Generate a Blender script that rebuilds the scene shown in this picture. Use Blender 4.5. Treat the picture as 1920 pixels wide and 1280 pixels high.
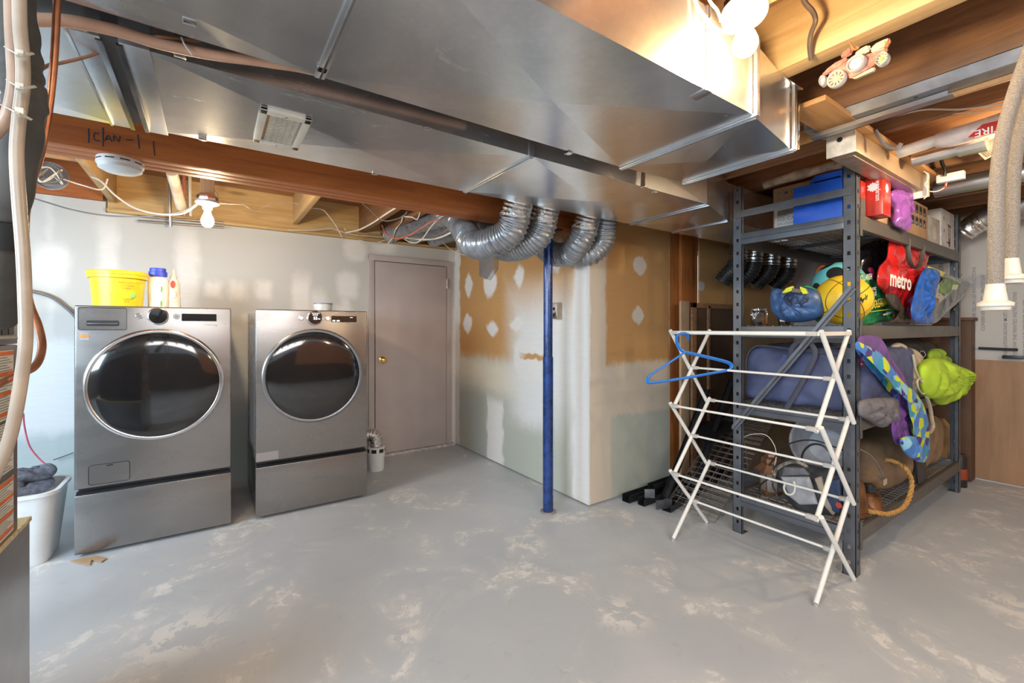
import bpy, bmesh, math, random
from math import sin, cos, pi, radians as R
from mathutils import Vector as V, Matrix, noise as NZ
random.seed(7)
for o in list(bpy.data.objects): bpy.data.objects.remove(o)
SC = bpy.context.scene
COL = SC.collection
# ------------------------------------------------------------------ camera
F, HZ, CH, YAW = 827.0, 615.0, 1.22, R(34.35)
cam = bpy.data.objects.new('camera', bpy.data.cameras.new('camera'))
COL.objects.link(cam); SC.camera = cam
cam.location = (0, 0, CH); cam.rotation_euler = (pi/2, 0, -YAW)
cam.data.sensor_width = 36; cam.data.lens = F/1920*36; cam.data.shift_y = (HZ-640)/1920
cam.data.clip_start = .02
# ------------------------------------------------------------------ world and exposure
w = bpy.data.worlds.new('world'); SC.world = w; w.use_nodes = True
bg = w.node_tree.nodes['Background']; bg.inputs[0].default_value = (.80, .90, 1.0, 1); bg.inputs[1].default_value = .45
SC.view_settings.view_transform = 'Standard'; SC.view_settings.look = 'None'
SC.view_settings.gamma = 1; SC.view_settings.use_curve_mapping = False
SC.view_settings.exposure = 1.15
BULB_E = 235.0
def area(name, loc, target, sx, sy, power, col):
    l = bpy.data.lights.new(name, 'AREA'); l.shape = 'RECTANGLE'; l.size = sx; l.size_y = sy; l.energy = power; l.color = col
    o = bpy.data.objects.new(name, l); COL.objects.link(o); o.location = loc
    o.rotation_euler = (V(target)-V(loc)).to_track_quat('-Z', 'Y').to_euler(); return o
# added fill behind the camera, like bounced flash; window daylight from the left
area('fill_behind', (-.2, -2.0, 2.25), (1.4, 2.2, .5), 2.6, .7, 34, (1, .97, .94))
area('daylight_left', (-2.1, 2.3, 1.5), (0, 3.3, 1.0), 1.3, .9, 25, (.62, .82, 1))
area('daylight_side', (-2.8, -.2, 1.7), (2.6, 1.3, .9), 1.2, .8, 62, (.66, .84, 1))
# ------------------------------------------------------------------ pixel -> place on a real plane
FW = V((sin(YAW), cos(YAW), 0)); RT = V((cos(YAW), -sin(YAW), 0)); C0 = V((0, 0, CH))
def ray(u, v): return FW + RT*((u-960)/F) + V((0, 0, (HZ-v)/F))
def PD(u, v, d): return C0 + ray(u, v)*d
def PX(u, v, x): r = ray(u, v); return C0 + r*(x/r.x)
def PY(u, v, y): r = ray(u, v); return C0 + r*(y/r.y)
def PZ(u, v, z): r = ray(u, v); return C0 + r*((z-CH)/r.z)
# ------------------------------------------------------------------ tags
def tag(o, label=None, cat=None, group=None, kind=None):
    if label: o['label'] = label
    if cat: o['category'] = cat
    if group: o['group'] = group
    if kind: o['kind'] = kind
    return o
def thing(name, label, cat, loc=(0, 0, 0), group=None):
    o = bpy.data.objects.new(name, None); COL.objects.link(o); o.location = loc; o.empty_display_size = .05
    return tag(o, label, cat, group)
def wl(o):
    p = V((0, 0, 0))
    while o: p = p + o.location; o = o.parent
    return p
# ------------------------------------------------------------------ mesh builder
class MB:
    def __init__(s): s.bm = bmesh.new()
    def box(s, x0, x1, y0, y1, z0, z1, bev=0, M=None, seg=2):
        b = bmesh.new(); bmesh.ops.create_cube(b, size=1)
        for v in b.verts: v.co = V(((x0+x1)/2+v.co.x*(x1-x0), (y0+y1)/2+v.co.y*(y1-y0), (z0+z1)/2+v.co.z*(z1-z0)))
        if bev: bmesh.ops.bevel(b, geom=b.edges[:], offset=bev, segments=seg, profile=.6, affect='EDGES')
        s.add(b, M); return s
    def add(s, b, M=None):
        if M is not None: bmesh.ops.transform(b, matrix=M, verts=b.verts[:])
        me = bpy.data.meshes.new('t'); b.to_mesh(me); b.free(); s.bm.from_mesh(me); bpy.data.meshes.remove(me); return s
    def quadbox(s, p, n):  # p: 4 corners, n: thickness vector
        n = V(n); a = [s.bm.verts.new(V(q)) for q in p]; c = [s.bm.verts.new(V(q)+n) for q in p]; k = len(p)
        s.bm.faces.new(a[::-1]); s.bm.faces.new(c)
        for i in range(k): s.bm.faces.new((a[i], a[(i+1) % k], c[(i+1) % k], c[i]))
        return s
    def bar(s, p0, p1, wd, ht, up=(0, 0, 1), bev=0):
        p0, p1 = V(p0), V(p1); d = p1-p0; L = d.length; x = d.normalized(); y = V(up).cross(x)
        if y.length < 1e-4: y = V((0, 1, 0)).cross(x)
        y.normalize(); z = x.cross(y)
        M = Matrix((x, y, z)).transposed().to_4x4(); M.translation = p0
        return s.box(0, L, -wd/2, wd/2, -ht/2, ht/2, bev, M)
    def cyl(s, p0, p1, r0, r1=None, n=16, caps=True):
        p0, p1 = V(p0), V(p1); r1 = r0 if r1 is None else r1
        q = (p1-p0).to_track_quat('Z', 'Y').to_matrix()
        a = [s.bm.verts.new(p0+q@V((r0*cos(2*pi*i/n), r0*sin(2*pi*i/n), 0))) for i in range(n)]
        b = [s.bm.verts.new(p1+q@V((r1*cos(2*pi*i/n), r1*sin(2*pi*i/n), 0))) for i in range(n)]
        for i in range(n): s.bm.faces.new((a[i], a[(i+1) % n], b[(i+1) % n], b[i]))
        if caps: s.bm.faces.new(a[::-1]); s.bm.faces.new(b)
        return s
    def lathe(s, prof, n=24, M=None, cap=True):
        M = M or Matrix(); rings = []
        for r, z in prof: rings.append([s.bm.verts.new(M@V((r*cos(2*pi*i/n), r*sin(2*pi*i/n), z))) for i in range(n)])
        for a, b in zip(rings, rings[1:]):
            for i in range(n): s.bm.faces.new((a[i], a[(i+1) % n], b[(i+1) % n], b[i]))
        if cap: s.bm.faces.new(rings[0][::-1]); s.bm.faces.new(rings[-1])
        return s
    def tube(s, pts, r, n=10, sub=8, smooth=True, rf=None, closed=False, flat=1.0):
        P = [V(p) for p in pts]
        if smooth and len(P) > 2: P = cat(P, sub, closed)
        rings = []; m = len(P); prev = None
        for i, p in enumerate(P):
            t = (P[(i+1) % m]-P[i-1]) if closed else (P[min(i+1, m-1)]-P[max(i-1, 0)])
            t.normalize()
            if prev is None:
                a = V((0, 0, 1)) if abs(t.z) < .9 else V((1, 0, 0)); nx = a.cross(t).normalized()
            else: nx = (prev - t*prev.dot(t)).normalized()
            prev = nx; ny = t.cross(nx); rr = rf(i/(m-1))*r if rf else r
            rings.append([s.bm.verts.new(p+nx*(rr*cos(2*pi*k/n))+ny*(rr*flat*sin(2*pi*k/n))) for k in range(n)])
        for i in range(m if closed else m-1):
            a, b = rings[i], rings[(i+1) % m]
            for k in range(n): s.bm.faces.new((a[k], a[(k+1) % n], b[(k+1) % n], b[k]))
        if not closed: s.bm.faces.new(rings[0][::-1]); s.bm.faces.new(rings[-1])
        return s
    def sphere(s, c, r, n=24, sc=(1, 1, 1)):
        b = bmesh.new(); bmesh.ops.create_uvsphere(b, u_segments=n, v_segments=n//2, radius=r)
        for v in b.verts: v.co = V((v.co.x*sc[0], v.co.y*sc[1], v.co.z*sc[2]))+V(c)
        return s.add(b)
    def prism(s, poly, f, d):  # poly 2d -> f(a,b) 3d, extruded by d
        return s.quadbox([f(*p) for p in poly], d)
    def pouch(s, out, nrm, T, amp=.01, fr=9, rings=12, N=64, seed=0, k=2.2, edge=.0, sag=0, ridge=.5, smooth=True):
        O = [V(p) for p in out]; c = sum(O, V())/len(O); nrm = V(nrm).normalized()
        Q = cat(O, 6, True) if smooth else O
        N = int(N*1.6); rings = int(rings*1.7); Q = resample(Q, N); fr_ = []; bk = []; sd = V((seed*3.7, seed*1.3, seed*2.1))
        def disp(p): 
            a = NZ.fractal(p*fr+sd, 1.0, 2.0, 4); q_ = p*fr*1.1+sd*2+NZ.noise_vector(p*fr*.8+sd)*.5; q_ = V((q_.x, q_.y, q_.z*.6)); d = NZ.voronoi(q_)[0]
            q2 = q_*2.3; d2 = NZ.voronoi(q2)[0]; return a*(1-ridge)*1.1+(min(.55, d[1]-d[0])*1.5-.35+(min(.5, d2[1]-d2[0])-.2)*.55)*ridge*1.5
        for j in range(rings+1):
            q = j/rings; rr = sin(q*pi/2); rowf = []; rowb = []
            for i, o in enumerate(Q):
                p = c+(o-c)*rr; h = T/2*(max(0, 1-rr**k))**.5; fade = min(1, (1-rr)*3+edge)
                p = p+V((0, 0, -sag*(1-rr*rr)))
                df = disp(p)*amp*fade; db = disp(p+V((5, 5, 5)))*amp*fade
                rowf.append(p+nrm*(h+df)); rowb.append(p-nrm*(h+db))
                if j == 0: break
            fr_.append(rowf); bk.append(rowb)
        def side(rows, flip, last=None):
            vs = [[s.bm.verts.new(p) for p in r] for r in rows[:-1]]
            vs.append(last or [s.bm.verts.new(p) for p in rows[-1]])
            n = len(Q)
            for i in range(n):
                f = (vs[0][0], vs[1][i], vs[1][(i+1) % n]); s.bm.faces.new(f[::-1] if flip else f)
            for a, b in zip(vs[1:], vs[2:]):
                for i in range(n):
                    f = (a[i], b[i], b[(i+1) % n], a[(i+1) % n]); s.bm.faces.new(f[::-1] if flip else f)
            return vs[-1]
        last = side(fr_, False); side(bk, True, last)
        return s
    def build(s, name, mat, parent=None, ang=35, keep=False, fix=True):
        me = bpy.data.meshes.new(name)
        if fix: bmesh.ops.recalc_face_normals(s.bm, faces=s.bm.faces[:])
        s.bm.to_mesh(me); s.bm.free()
        for p in me.polygons: p.use_smooth = True
        me.set_sharp_from_angle(angle=R(ang))
        if mat: me.materials.append(mat)
        o = bpy.data.objects.new(name, me); COL.objects.link(o)
        if parent:
            o.parent = parent; L = wl(parent); me.transform(Matrix.Translation(-L))
            if parent.type == 'MESH' and False: pass
        elif not keep:
            xs = [v.co for v in me.vertices]; lo = V([min(q[i] for q in xs) for i in range(3)]); hi = V([max(q[i] for q in xs) for i in range(3)])
            b = V(((lo.x+hi.x)/2, (lo.y+hi.y)/2, lo.z)); me.transform(Matrix.Translation(-b)); o.location = b
        return o
def cat(P, sub, closed=False):
    out = []; n = len(P)
    for i in range(n if closed else n-1):
        if closed: a, b, c, d = P[i-1], P[i], P[(i+1) % n], P[(i+2) % n]
        else: a, b, c, d = P[max(i-1, 0)], P[i], P[i+1], P[min(i+2, n-1)]
        for k in range(sub):
            t = k/sub; out.append(.5*((2*b)+(c-a)*t+(2*a-5*b+4*c-d)*t*t+(3*b-a-3*c+d)*t**3))
    if not closed: out.append(P[-1])
    return out
def resample(Q, N):
    n = len(Q); L = [0]
    for i in range(n): L.append(L[-1]+(Q[(i+1) % n]-Q[i]).length)
    out = []; j = 0
    for k in range(N):
        t = L[-1]*k/N
        while L[j+1] < t: j += 1
        f = (t-L[j])/max(1e-9, L[j+1]-L[j]); out.append(Q[j].lerp(Q[(j+1) % n], f))
    return out
def text(name, s, size, org, xd, yd, mat, parent, ext=.0006, align='LEFT', bold=0.0, squeeze=1.0):
    cu = bpy.data.curves.new('t', 'FONT'); cu.body = s; cu.size = 1; cu.extrude = 0; cu.align_x = align; cu.offset = bold
    cu.resolution_u = 3
    o = bpy.data.objects.new('t', cu); COL.objects.link(o); dg = bpy.context.evaluated_depsgraph_get()
    me = bpy.data.meshes.new_from_object(o.evaluated_get(dg)); bpy.data.objects.remove(o); bpy.data.curves.remove(cu)
    xd, yd = V(xd).normalized(), V(yd).normalized(); n = xd.cross(yd); org = V(org)
    m = MB(); m.bm.from_mesh(me); bpy.data.meshes.remove(me)
    for v in m.bm.verts: v.co = org+xd*(v.co.x*size*squeeze)+yd*(v.co.y*size)+n*ext
    return m.build(name, mat, parent, fix=False)
# ------------------------------------------------------------------ materials
MATS = {}
def nt(name):
    m = bpy.data.materials.new(name); m.use_nodes = True; t = m.node_tree; b = t.nodes['Principled BSDF']
    MATS[name] = m; return m, t, b
def N(t, typ, **kw):
    n = t.nodes.new(typ)
    for k, v in kw.items():
        if k[0] == 'i' and k[1:].isdigit(): n.inputs[int(k[1:])].default_value = v
        else: setattr(n, k, v)
    return n
def mix(t, fac, a, b, op='MIX'):
    n = t.nodes.new('ShaderNodeMix'); n.data_type = 'RGBA'; n.blend_type = op
    for i, x in ((0, fac), (6, a), (7, b)):
        if hasattr(x, 'is_output'): t.links.new(x, n.inputs[i])
        else: n.inputs[i].default_value = x if i == 0 else tuple(x)+(1,)*(4-len(x))
    return n.outputs[2]
def mth(t, op, a, b=0.0, c=None):
    n = t.nodes.new('ShaderNodeMath'); n.operation = op
    for i, x in enumerate((a, b) if c is None else (a, b, c)):
        if hasattr(x, 'is_output'): t.links.new(x, n.inputs[i])
        else: n.inputs[i].default_value = x
    return n.outputs[0]
def rng(t, x, a, b, c=0.0, d=1.0, interp='SMOOTHSTEP'):
    n = t.nodes.new('ShaderNodeMapRange'); n.interpolation_type = interp
    t.links.new(x, n.inputs[0])
    for i, q in enumerate((a, b, c, d)): n.inputs[i+1].default_value = q
    return n.outputs[0]
def co(t, scale=(1, 1, 1), rot=(0, 0, 0), loc=(0, 0, 0)):
    c = t.nodes.new('ShaderNodeTexCoord'); m = t.nodes.new('ShaderNodeMapping')
    m.inputs[1].default_value = loc; m.inputs[2].default_value = rot; m.inputs[3].default_value = scale
    t.links.new(c.outputs['Object'], m.inputs[0]); return m.outputs[0]
def nz(t, vec, scale, det=4, rough=.5, dist=0, out=0):
    n = N(t, 'ShaderNodeTexNoise'); n.inputs['Scale'].default_value = scale; n.inputs['Detail'].default_value = det
    n.inputs['Roughness'].default_value = rough; n.inputs['Distortion'].default_value = dist
    t.links.new(vec, n.inputs['Vector']); return n.outputs[out]
def bump(t, b, h, strength=.3, dist=.01):
    n = N(t, 'ShaderNodeBump'); n.inputs['Strength'].default_value = strength; n.inputs['Distance'].default_value = dist
    t.links.new(h, n.inputs['Height']); t.links.new(n.outputs[0], b.inputs['Normal'])
def simple(name, col, rough=.5, metal=0, var=.12, sc=14, bmp=0, bs=60, stretch=(1, 1, 1), spec=None, coat=0, trans=0, alpha=1):
    m, t, b = nt(name); v = co(t, stretch); n = nz(t, v, sc, 5)
    c2 = tuple(min(1, x*(1-var*1.6)) for x in col); c1 = tuple(min(1, x*(1+var)) for x in col)
    t.links.new(mix(t, rng(t, n, .3, .7), c2, c1), b.inputs['Base Color'])
    b.inputs['Roughness'].default_value = rough; b.inputs['Metallic'].default_value = metal
    t.links.new(rng(t, n, .2, .8, rough*.85, min(1, rough*1.15)), b.inputs['Roughness'])
    if bmp: bump(t, b, nz(t, v, bs, 4), bmp, .004)
    if coat: b.inputs['Coat Weight'].default_value = coat; b.inputs['Coat Roughness'].default_value = .1
    if trans: b.inputs['Transmission Weight'].default_value = trans
    if alpha < 1: b.inputs['Alpha'].default_value = alpha
    if spec is not None: b.inputs['Specular IOR Level'].default_value = spec
    return m
def wood(name, c1, c2, axis='Y', rough=.7, knots=True, dark=.25, sc=1.0):
    m, t, b = nt(name); s = {'X': (1.2, 14, 14), 'Y': (14, 1.2, 14), 'Z': (14, 14, 1.2)}[axis]
    v = co(t, tuple(q*sc for q in s)); n1 = nz(t, v, 1.6, 6, .6, 1.2); n2 = nz(t, v, 7, 6, .7, .4)
    base = mix(t, rng(t, n1, .3, .7), c1, c2); big = nz(t, co(t), 1.7, 3)
    base = mix(t, mth(t, 'MULTIPLY', rng(t, n2, .52, .75), dark), base, tuple(x*.35 for x in c1))
    base = mix(t, mth(t, 'MULTIPLY', rng(t, big, .45, .75), .35), base, tuple(x*.6 for x in c2))
    if knots:
        vo = N(t, 'ShaderNodeTexVoronoi'); vo.inputs['Scale'].default_value = 1.0
        s2 = {'X': (1.6, 7, 7), 'Y': (7, 1.6, 7), 'Z': (7, 7, 1.6)}[axis]; t.links.new(co(t, s2), vo.inputs['Vector'])
        base = mix(t, mth(t, 'MULTIPLY', rng(t, vo.outputs[0], .16, .05), .6), base, tuple(x*.25 for x in c1))
    t.links.new(base, b.inputs['Base Color']); b.inputs['Roughness'].default_value = rough
    bump(t, b, n2, .25, .004); return m
def galv(name, col=(.62, .63, .65), rough=.28, sc=1.0, axis='X'):
    m, t, b = nt(name); s = {'X': (1.5, 30, 30), 'Y': (30, 1.5, 30), 'Z': (30, 30, 1.5)}[axis]
    st = nz(t, co(t, s), 3, 5); sm = nz(t, co(t), 3.0, 5, .6, .6); vo = N(t, 'ShaderNodeTexVoronoi'); vo.inputs['Scale'].default_value = 60
    t.links.new(co(t), vo.inputs['Vector'])
    dirt = rng(t, nz(t, co(t, (1, 2.5, 2.5)), 4, 6, .7, 1.5), .60, .74)
    base = mix(t, rng(t, sm, .3, .7), tuple(x*.86 for x in col), tuple(min(1, x*1.08) for x in col))
    base = mix(t, mth(t, 'MULTIPLY', rng(t, vo.outputs[0], 0, .8), .12), base, (.45, .45, .47))
    base = mix(t, mth(t, 'MULTIPLY', dirt, .18), base, (.78, .76, .74))
    t.links.new(base, b.inputs['Base Color']); b.inputs['Metallic'].default_value = .92
    rr = mth(t, 'ADD', rng(t, st, .2, .8, rough*.97, rough*1.03), mth(t, 'MULTIPLY', dirt, .10))
    t.links.new(rr, b.inputs['Roughness']); bump(t, b, st, .006, .001); return m
def emis(name, col, st):
    m, t, b = nt(name); b.inputs['Base Color'].default_value = col+(1,); b.inputs['Emission Color'].default_value = col+(1,)
    b.inputs['Emission Strength'].default_value = st; return m
def wallmat(name, base, layers, ax='X', grain=.015, amp=.035):
    """layers: (colour, [patches], softness). patch = (a, z, half_a, half_z, round?) in wall coordinates (metres)"""
    m, t, b = nt(name); tc = N(t, 'ShaderNodeTexCoord'); sp = N(t, 'ShaderNodeSeparateXYZ'); t.links.new(tc.outputs['Object'], sp.inputs[0])
    n1 = N(t, 'ShaderNodeTexNoise'); n1.inputs['Scale'].default_value = 5.5; n1.inputs['Detail'].default_value = 6; n1.inputs['Roughness'].default_value = .6
    t.links.new(tc.outputs['Object'], n1.inputs['Vector']); sc = N(t, 'ShaderNodeSeparateColor'); t.links.new(n1.outputs['Color'], sc.inputs[0])
    A = mth(t, 'ADD', sp.outputs[0 if ax == 'X' else 1], mth(t, 'MULTIPLY', mth(t, 'SUBTRACT', sc.outputs[0], .5), amp*2.4))
    Z = mth(t, 'ADD', sp.outputs[2], mth(t, 'MULTIPLY', mth(t, 'SUBTRACT', sc.outputs[1], .5), amp*2.4))
    n3 = N(t, 'ShaderNodeTexNoise'); n3.inputs['Scale'].default_value = 24; n3.inputs['Detail'].default_value = 5; n3.inputs['Roughness'].default_value = .65
    t.links.new(co(t, (1, 1, .35)), n3.inputs['Vector']); s3 = N(t, 'ShaderNodeSeparateColor'); t.links.new(n3.outputs['Color'], s3.inputs[0])
    A = mth(t, 'ADD', A, mth(t, 'MULTIPLY', mth(t, 'SUBTRACT', s3.outputs[0], .5), .035)); Z = mth(t, 'ADD', Z, mth(t, 'MULTIPLY', mth(t, 'SUBTRACT', s3.outputs[1], .5), .06))
    big = nz(t, tc.outputs['Object'], 1.3, 4); brush = nz(t, co(t, (1, 1, 6)), 9, 5, .6)
    col = mix(t, rng(t, big, .35, .65), tuple(x*.95 for x in base), base)
    mud = None
    for c, ps, soft in layers:
        acc = None
        for (a, z, ha, hz, rd) in ps:
            da = mth(t, 'DIVIDE', mth(t, 'ABSOLUTE', mth(t, 'SUBTRACT', A, a)), ha)
            dz = mth(t, 'DIVIDE', mth(t, 'ABSOLUTE', mth(t, 'SUBTRACT', Z, z)), hz)
            if rd: d = mth(t, 'POWER', mth(t, 'ADD', mth(t, 'POWER', da, rd), mth(t, 'POWER', dz, rd)), 1/rd)
            else: d = mth(t, 'MAXIMUM', da, dz)
            k = soft/min(ha, hz); mk = rng(t, d, 1+k, 1-k)
            acc = mk if acc is None else mth(t, 'MAXIMUM', acc, mk)
        c2 = mix(t, rng(t, brush, .35, .65), tuple(x*.97 for x in c), c)
        col = mix(t, acc, col, c2)
    t.links.new(col, b.inputs['Base Color']); b.inputs['Roughness'].default_value = .75
    bump(t, b, brush, grain, .004); return m
M = {}
M['white'] = simple('white_plastic', (.80, .80, .78), .4, var=.03)
M['cream'] = simple('cream_plastic', (.76, .70, .58), .45, var=.05)
M['black'] = simple('black_plastic', (.02, .02, .022), .4, var=.1)
M['darkmet'] = simple('charcoal_powder_coat', (.115, .122, .138), .38, .35, var=.08)
M['chrome'] = simple('chrome', (.75, .75, .76), .15, 1, var=.03)
M['galv'] = galv('galvanised_sheet', (.80, .79, .78), .24); M['galvy'] = galv('galvanised_sheet_y', axis='Y')
M['galvd'] = galv('dull_galvanised', (.42, .40, .39), .42)
M['foil'] = simple('crinkled_foil_tape', (.80, .79, .77), .2, 1, var=.08, sc=40, bmp=1.0, bs=90)
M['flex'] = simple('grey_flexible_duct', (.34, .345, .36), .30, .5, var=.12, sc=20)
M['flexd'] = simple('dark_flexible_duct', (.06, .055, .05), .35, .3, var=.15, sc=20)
M['steel'] = simple('brushed_graphite_steel', (.30, .285, .275), .27, .9, var=.008, sc=3, stretch=(1, 1, 3))
M['steels'] = simple('appliance_side_steel', (.30, .31, .33), .3, .8, var=.03, sc=3)
M['glass'] = simple('black_door_glass', (.006, .006, .007), .04, 0, var=.1, coat=1)
M['chr'] = simple('bright_ring', (.7, .7, .7), .18, 1, var=.02)
M['led'] = emis('led_white', (.85, .92, 1), 3.0)
M['print'] = simple('black_print', (.03, .03, .03), .6, var=.05)
M['printg'] = simple('grey_print', (.22, .22, .22), .6, var=.05)
M['printw'] = simple('white_print', (.85, .85, .83), .5, var=.02)
M['printy'] = simple('yellow_print', (.85, .72, .05), .5, var=.02)
M['printr'] = simple('red_print', (.62, .06, .03), .5, var=.02)
M['bulb'] = emis('glowing_bulb', (1, .76, .46), BULB_E)
M['porc'] = simple('porcelain', (.62, .60, .55), .3, var=.03)
M['copper'] = simple('copper', (.50, .20, .10), .32, .85, var=.15, sc=20)
M['card'] = simple('cardboard', (.45, .29, .16), .8, var=.08, sc=8)
M['cable'] = simple('white_cable', (.72, .67, .56), .5, var=.05)
M['cableg'] = simple('grey_cable', (.22, .20, .18), .5, var=.08)
M['cablek'] = simple('black_cable', (.015, .015, .015), .4, var=.1)
M['pex'] = simple('red_water_line', (.52, .16, .10), .4, var=.08)
M['beam'] = wood('orange_beam_wood', (.50, .15, .03), (.36, .095, .02), 'X', .5, True, .25)
M['beamu'] = wood('stud_wood_dark', (.52, .18, .04), (.38, .115, .025), 'Z', .55)
M['joist'] = wood('pale_pine_joist', (.60, .40, .19), (.50, .31, .13), 'Y', .65, True, .2)
M['joistb'] = wood('brown_joist', (.34, .17, .075), (.22, .10, .045), 'Y', .7, True, .3)
M['joistx'] = wood('yellow_pine', (.66, .44, .19), (.52, .32, .12), 'X', .65, True, .25)
M['plank'] = wood('subfloor_planks', (.42, .22, .10), (.30, .14, .065), 'X', .7, True, .3)
M['plankb'] = wood('shelf_plank', (.58, .30, .11), (.48, .23, .08), 'X', .5, False, .15)
# ================================================================== THE ROOM
YW, XC, YC, XR = 4.18, 2.13, 2.19, 5.12      # back wall, closet side, closet front, right wall
def floor_mat():
    m, t, b = nt('painted_concrete'); o = co(t); n0 = nz(t, o, .9, 4, .55, .4); n1 = nz(t, o, 2.6, 7, .68, .8); n2 = nz(t, o, 14, 6, .7, .5); n3 = nz(t, co(t, (1, 3, 1), (0, 0, .6)), 30, 3, .6)
    c = mix(t, rng(t, n0, .35, .65), (.455, .475, .495), (.53, .545, .56))
    c = mix(t, mth(t, 'MULTIPLY', rng(t, n1, .46, .68), .7), c, (.60, .575, .54))
    c = mix(t, mth(t, 'MULTIPLY', rng(t, n2, .58, .75), .35), c, (.33, .31, .28))
    wear = mth(t, 'MULTIPLY', rng(t, n1, .53, .63), rng(t, n2, .48, .55)); c = mix(t, mth(t, 'MULTIPLY', wear, .9), c, (.74, .72, .69))
    sp = rng(t, nz(t, o, 120, 2, .5), .70, .74); c = mix(t, mth(t, 'MULTIPLY', sp, .4), c, (.7, .68, .64))
    # bare spots where the paint came off, each with its own place
    sx = N(t, 'ShaderNodeSeparateXYZ'); t.links.new(o, sx.inputs[0]); acc = None
    for (x, y, r) in ((PZ(985, 1020, 0).x, PZ(985, 1020, 0).y, .16), (PZ(1165, 1150, 0).x, PZ(1165, 1150, 0).y, .17), (PZ(760, 1190, 0).x, PZ(760, 1190, 0).y, .1), (.3, 1.55, .12), (-.1, 2.2, .25), (2.9, .35, .2)):
        dx = mth(t, 'SUBTRACT', sx.outputs[0], x); dy = mth(t, 'SUBTRACT', sx.outputs[1], y)
        d = mth(t, 'SQRT', mth(t, 'ADD', mth(t, 'MULTIPLY', dx, dx), mth(t, 'MULTIPLY', dy, dy)))
        k = rng(t, d, r, r*.2); acc = k if acc is None else mth(t, 'MAXIMUM', acc, k)
    pe = mth(t, 'MULTIPLY', acc, rng(t, nz(t, o, 9, 7, .72, .6), .49, .53)); c = mix(t, mth(t, 'MULTIPLY', pe, .8), c, (.74, .71, .66))
    t.links.new(c, b.inputs['Base Color']); t.links.new(rng(t, n1, .3, .7, .34, .6), b.inputs['Roughness']); bump(t, b, n2, .12, .003); return m
tag(MB().box(-3.0, XR+.1, -3.2, YW+.1, -.1, 0).build('floor', floor_mat(), keep=True), kind='structure')
MUD = (.80, .765, .72); TAN = (.56, .30, .11); GRN = (.48, .49, .41)
def pX(u0, v0, u1, v1, rd=0):    # patch on the back wall from its corners
    a, b = PY(u0, v0, YW), PY(u1, v1, YW); return ((a.x+b.x)/2, (a.z+b.z)/2, abs(a.x-b.x)/2, abs(a.z-b.z)/2, rd)
def pS(u0, v0, u1, v1, rd=0):
    a, b = PX(u0, v0, XC), PX(u1, v1, XC); return ((a.y+b.y)/2, (a.z+b.z)/2, abs(a.y-b.y)/2, abs(a.z-b.z)/2, rd)
def pF(u0, v0, u1, v1, rd=0):
    a, b = PY(u0, v0, YC), PY(u1, v1, YC); return ((a.x+b.x)/2, (a.z+b.z)/2, abs(a.x-b.x)/2, abs(a.z-b.z)/2, rd)
wb = wallmat('drywall_back', (.60, .585, .545), [
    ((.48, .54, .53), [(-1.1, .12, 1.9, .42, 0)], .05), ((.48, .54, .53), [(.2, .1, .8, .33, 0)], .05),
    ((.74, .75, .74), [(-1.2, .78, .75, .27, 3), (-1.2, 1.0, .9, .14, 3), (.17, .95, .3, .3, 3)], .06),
    (MUD, [pX(183, 412, 222, 560, 3), pX(330, 430, 372, 600, 3), pX(95, 440, 92, 520, 3), pX(60, 450, 130, 540, 3),
           pX(385, 528, 417, 558, 4), pX(430, 528, 460, 560, 4), pX(478, 528, 510, 560, 4), pX(548, 518, 582, 600, 4), pX(582, 545, 612, 600, 3),
           pX(632, 508, 672, 560, 3), pX(645, 445, 686, 490, 3), pX(700, 450, 742, 480, 3), pX(640, 555, 655, 590, 3), pX(630, 570, 660, 600, 3),
           pX(455, 590, 475, 610, 3), pX(842, 452, 870, 860, 0)], .035)], 'X')
m = MB(); D0, D1, DT = 1.225, 2.075, 1.905
m.box(-3.0, -.61, YW, YW+.013, 0, 2.11).box(-.61, D0, YW, YW+.013, 0, 2.035).box(D0, D1, YW, YW+.013, DT, 2.035).box(D1, XC+.02, YW, YW+.013, 0, 2.035)
tag(m.build('wall_back', wb, keep=True), kind='structure')
tag(MB().box(-3.0, XR, YW+.013, YW+.1, -.02, 2.345).build('wall_foundation', simple('foundation', (.3, .3, .29), .9), keep=True), kind='structure')
ws = wallmat('drywall_closet_side', GRN, [
    (TAN, [(3.2, 1.55, 1.15, .62, 0)], .03),
    ((.74, .66, .52), [pS(856, 668, 1075, 770, 0)], .10),
    ((.77, .755, .72), [pS(960, 560, 1108, 900, 0)], .22),
    (GRN, [(3.05, .03, .62, .40, 0), pS(1030, 780, 1068, 1000, 0)], .10),
    (MUD, [pS(1076, 400, 1110, 1000, 0), pS(846, 440, 862, 860, 0), pS(913, 745, 943, 900, 0), pS(965, 635, 1018, 720, 3),
           pS(871, 515, 887, 558, 1.3), pS(908, 500, 930, 556, 2), pS(964, 495, 982, 538, 1.4), pS(868, 588, 886, 625, 1.4), pS(912, 600, 932, 630, 1.5), pS(957, 592, 981, 625, 1.2),
           pS(1038, 575, 1060, 625, 2), pS(1028, 450, 1056, 505, 3), pS(880, 450, 905, 475, 3)], .022),
    (TAN, [pS(979, 662, 1022, 678, 0)], .01)], 'Y', amp=.05)
tag(MB().box(XC, XC+.013, YC, YW, .012, 2.345).build('wall_closet_side', ws, keep=True), kind='structure')
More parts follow.
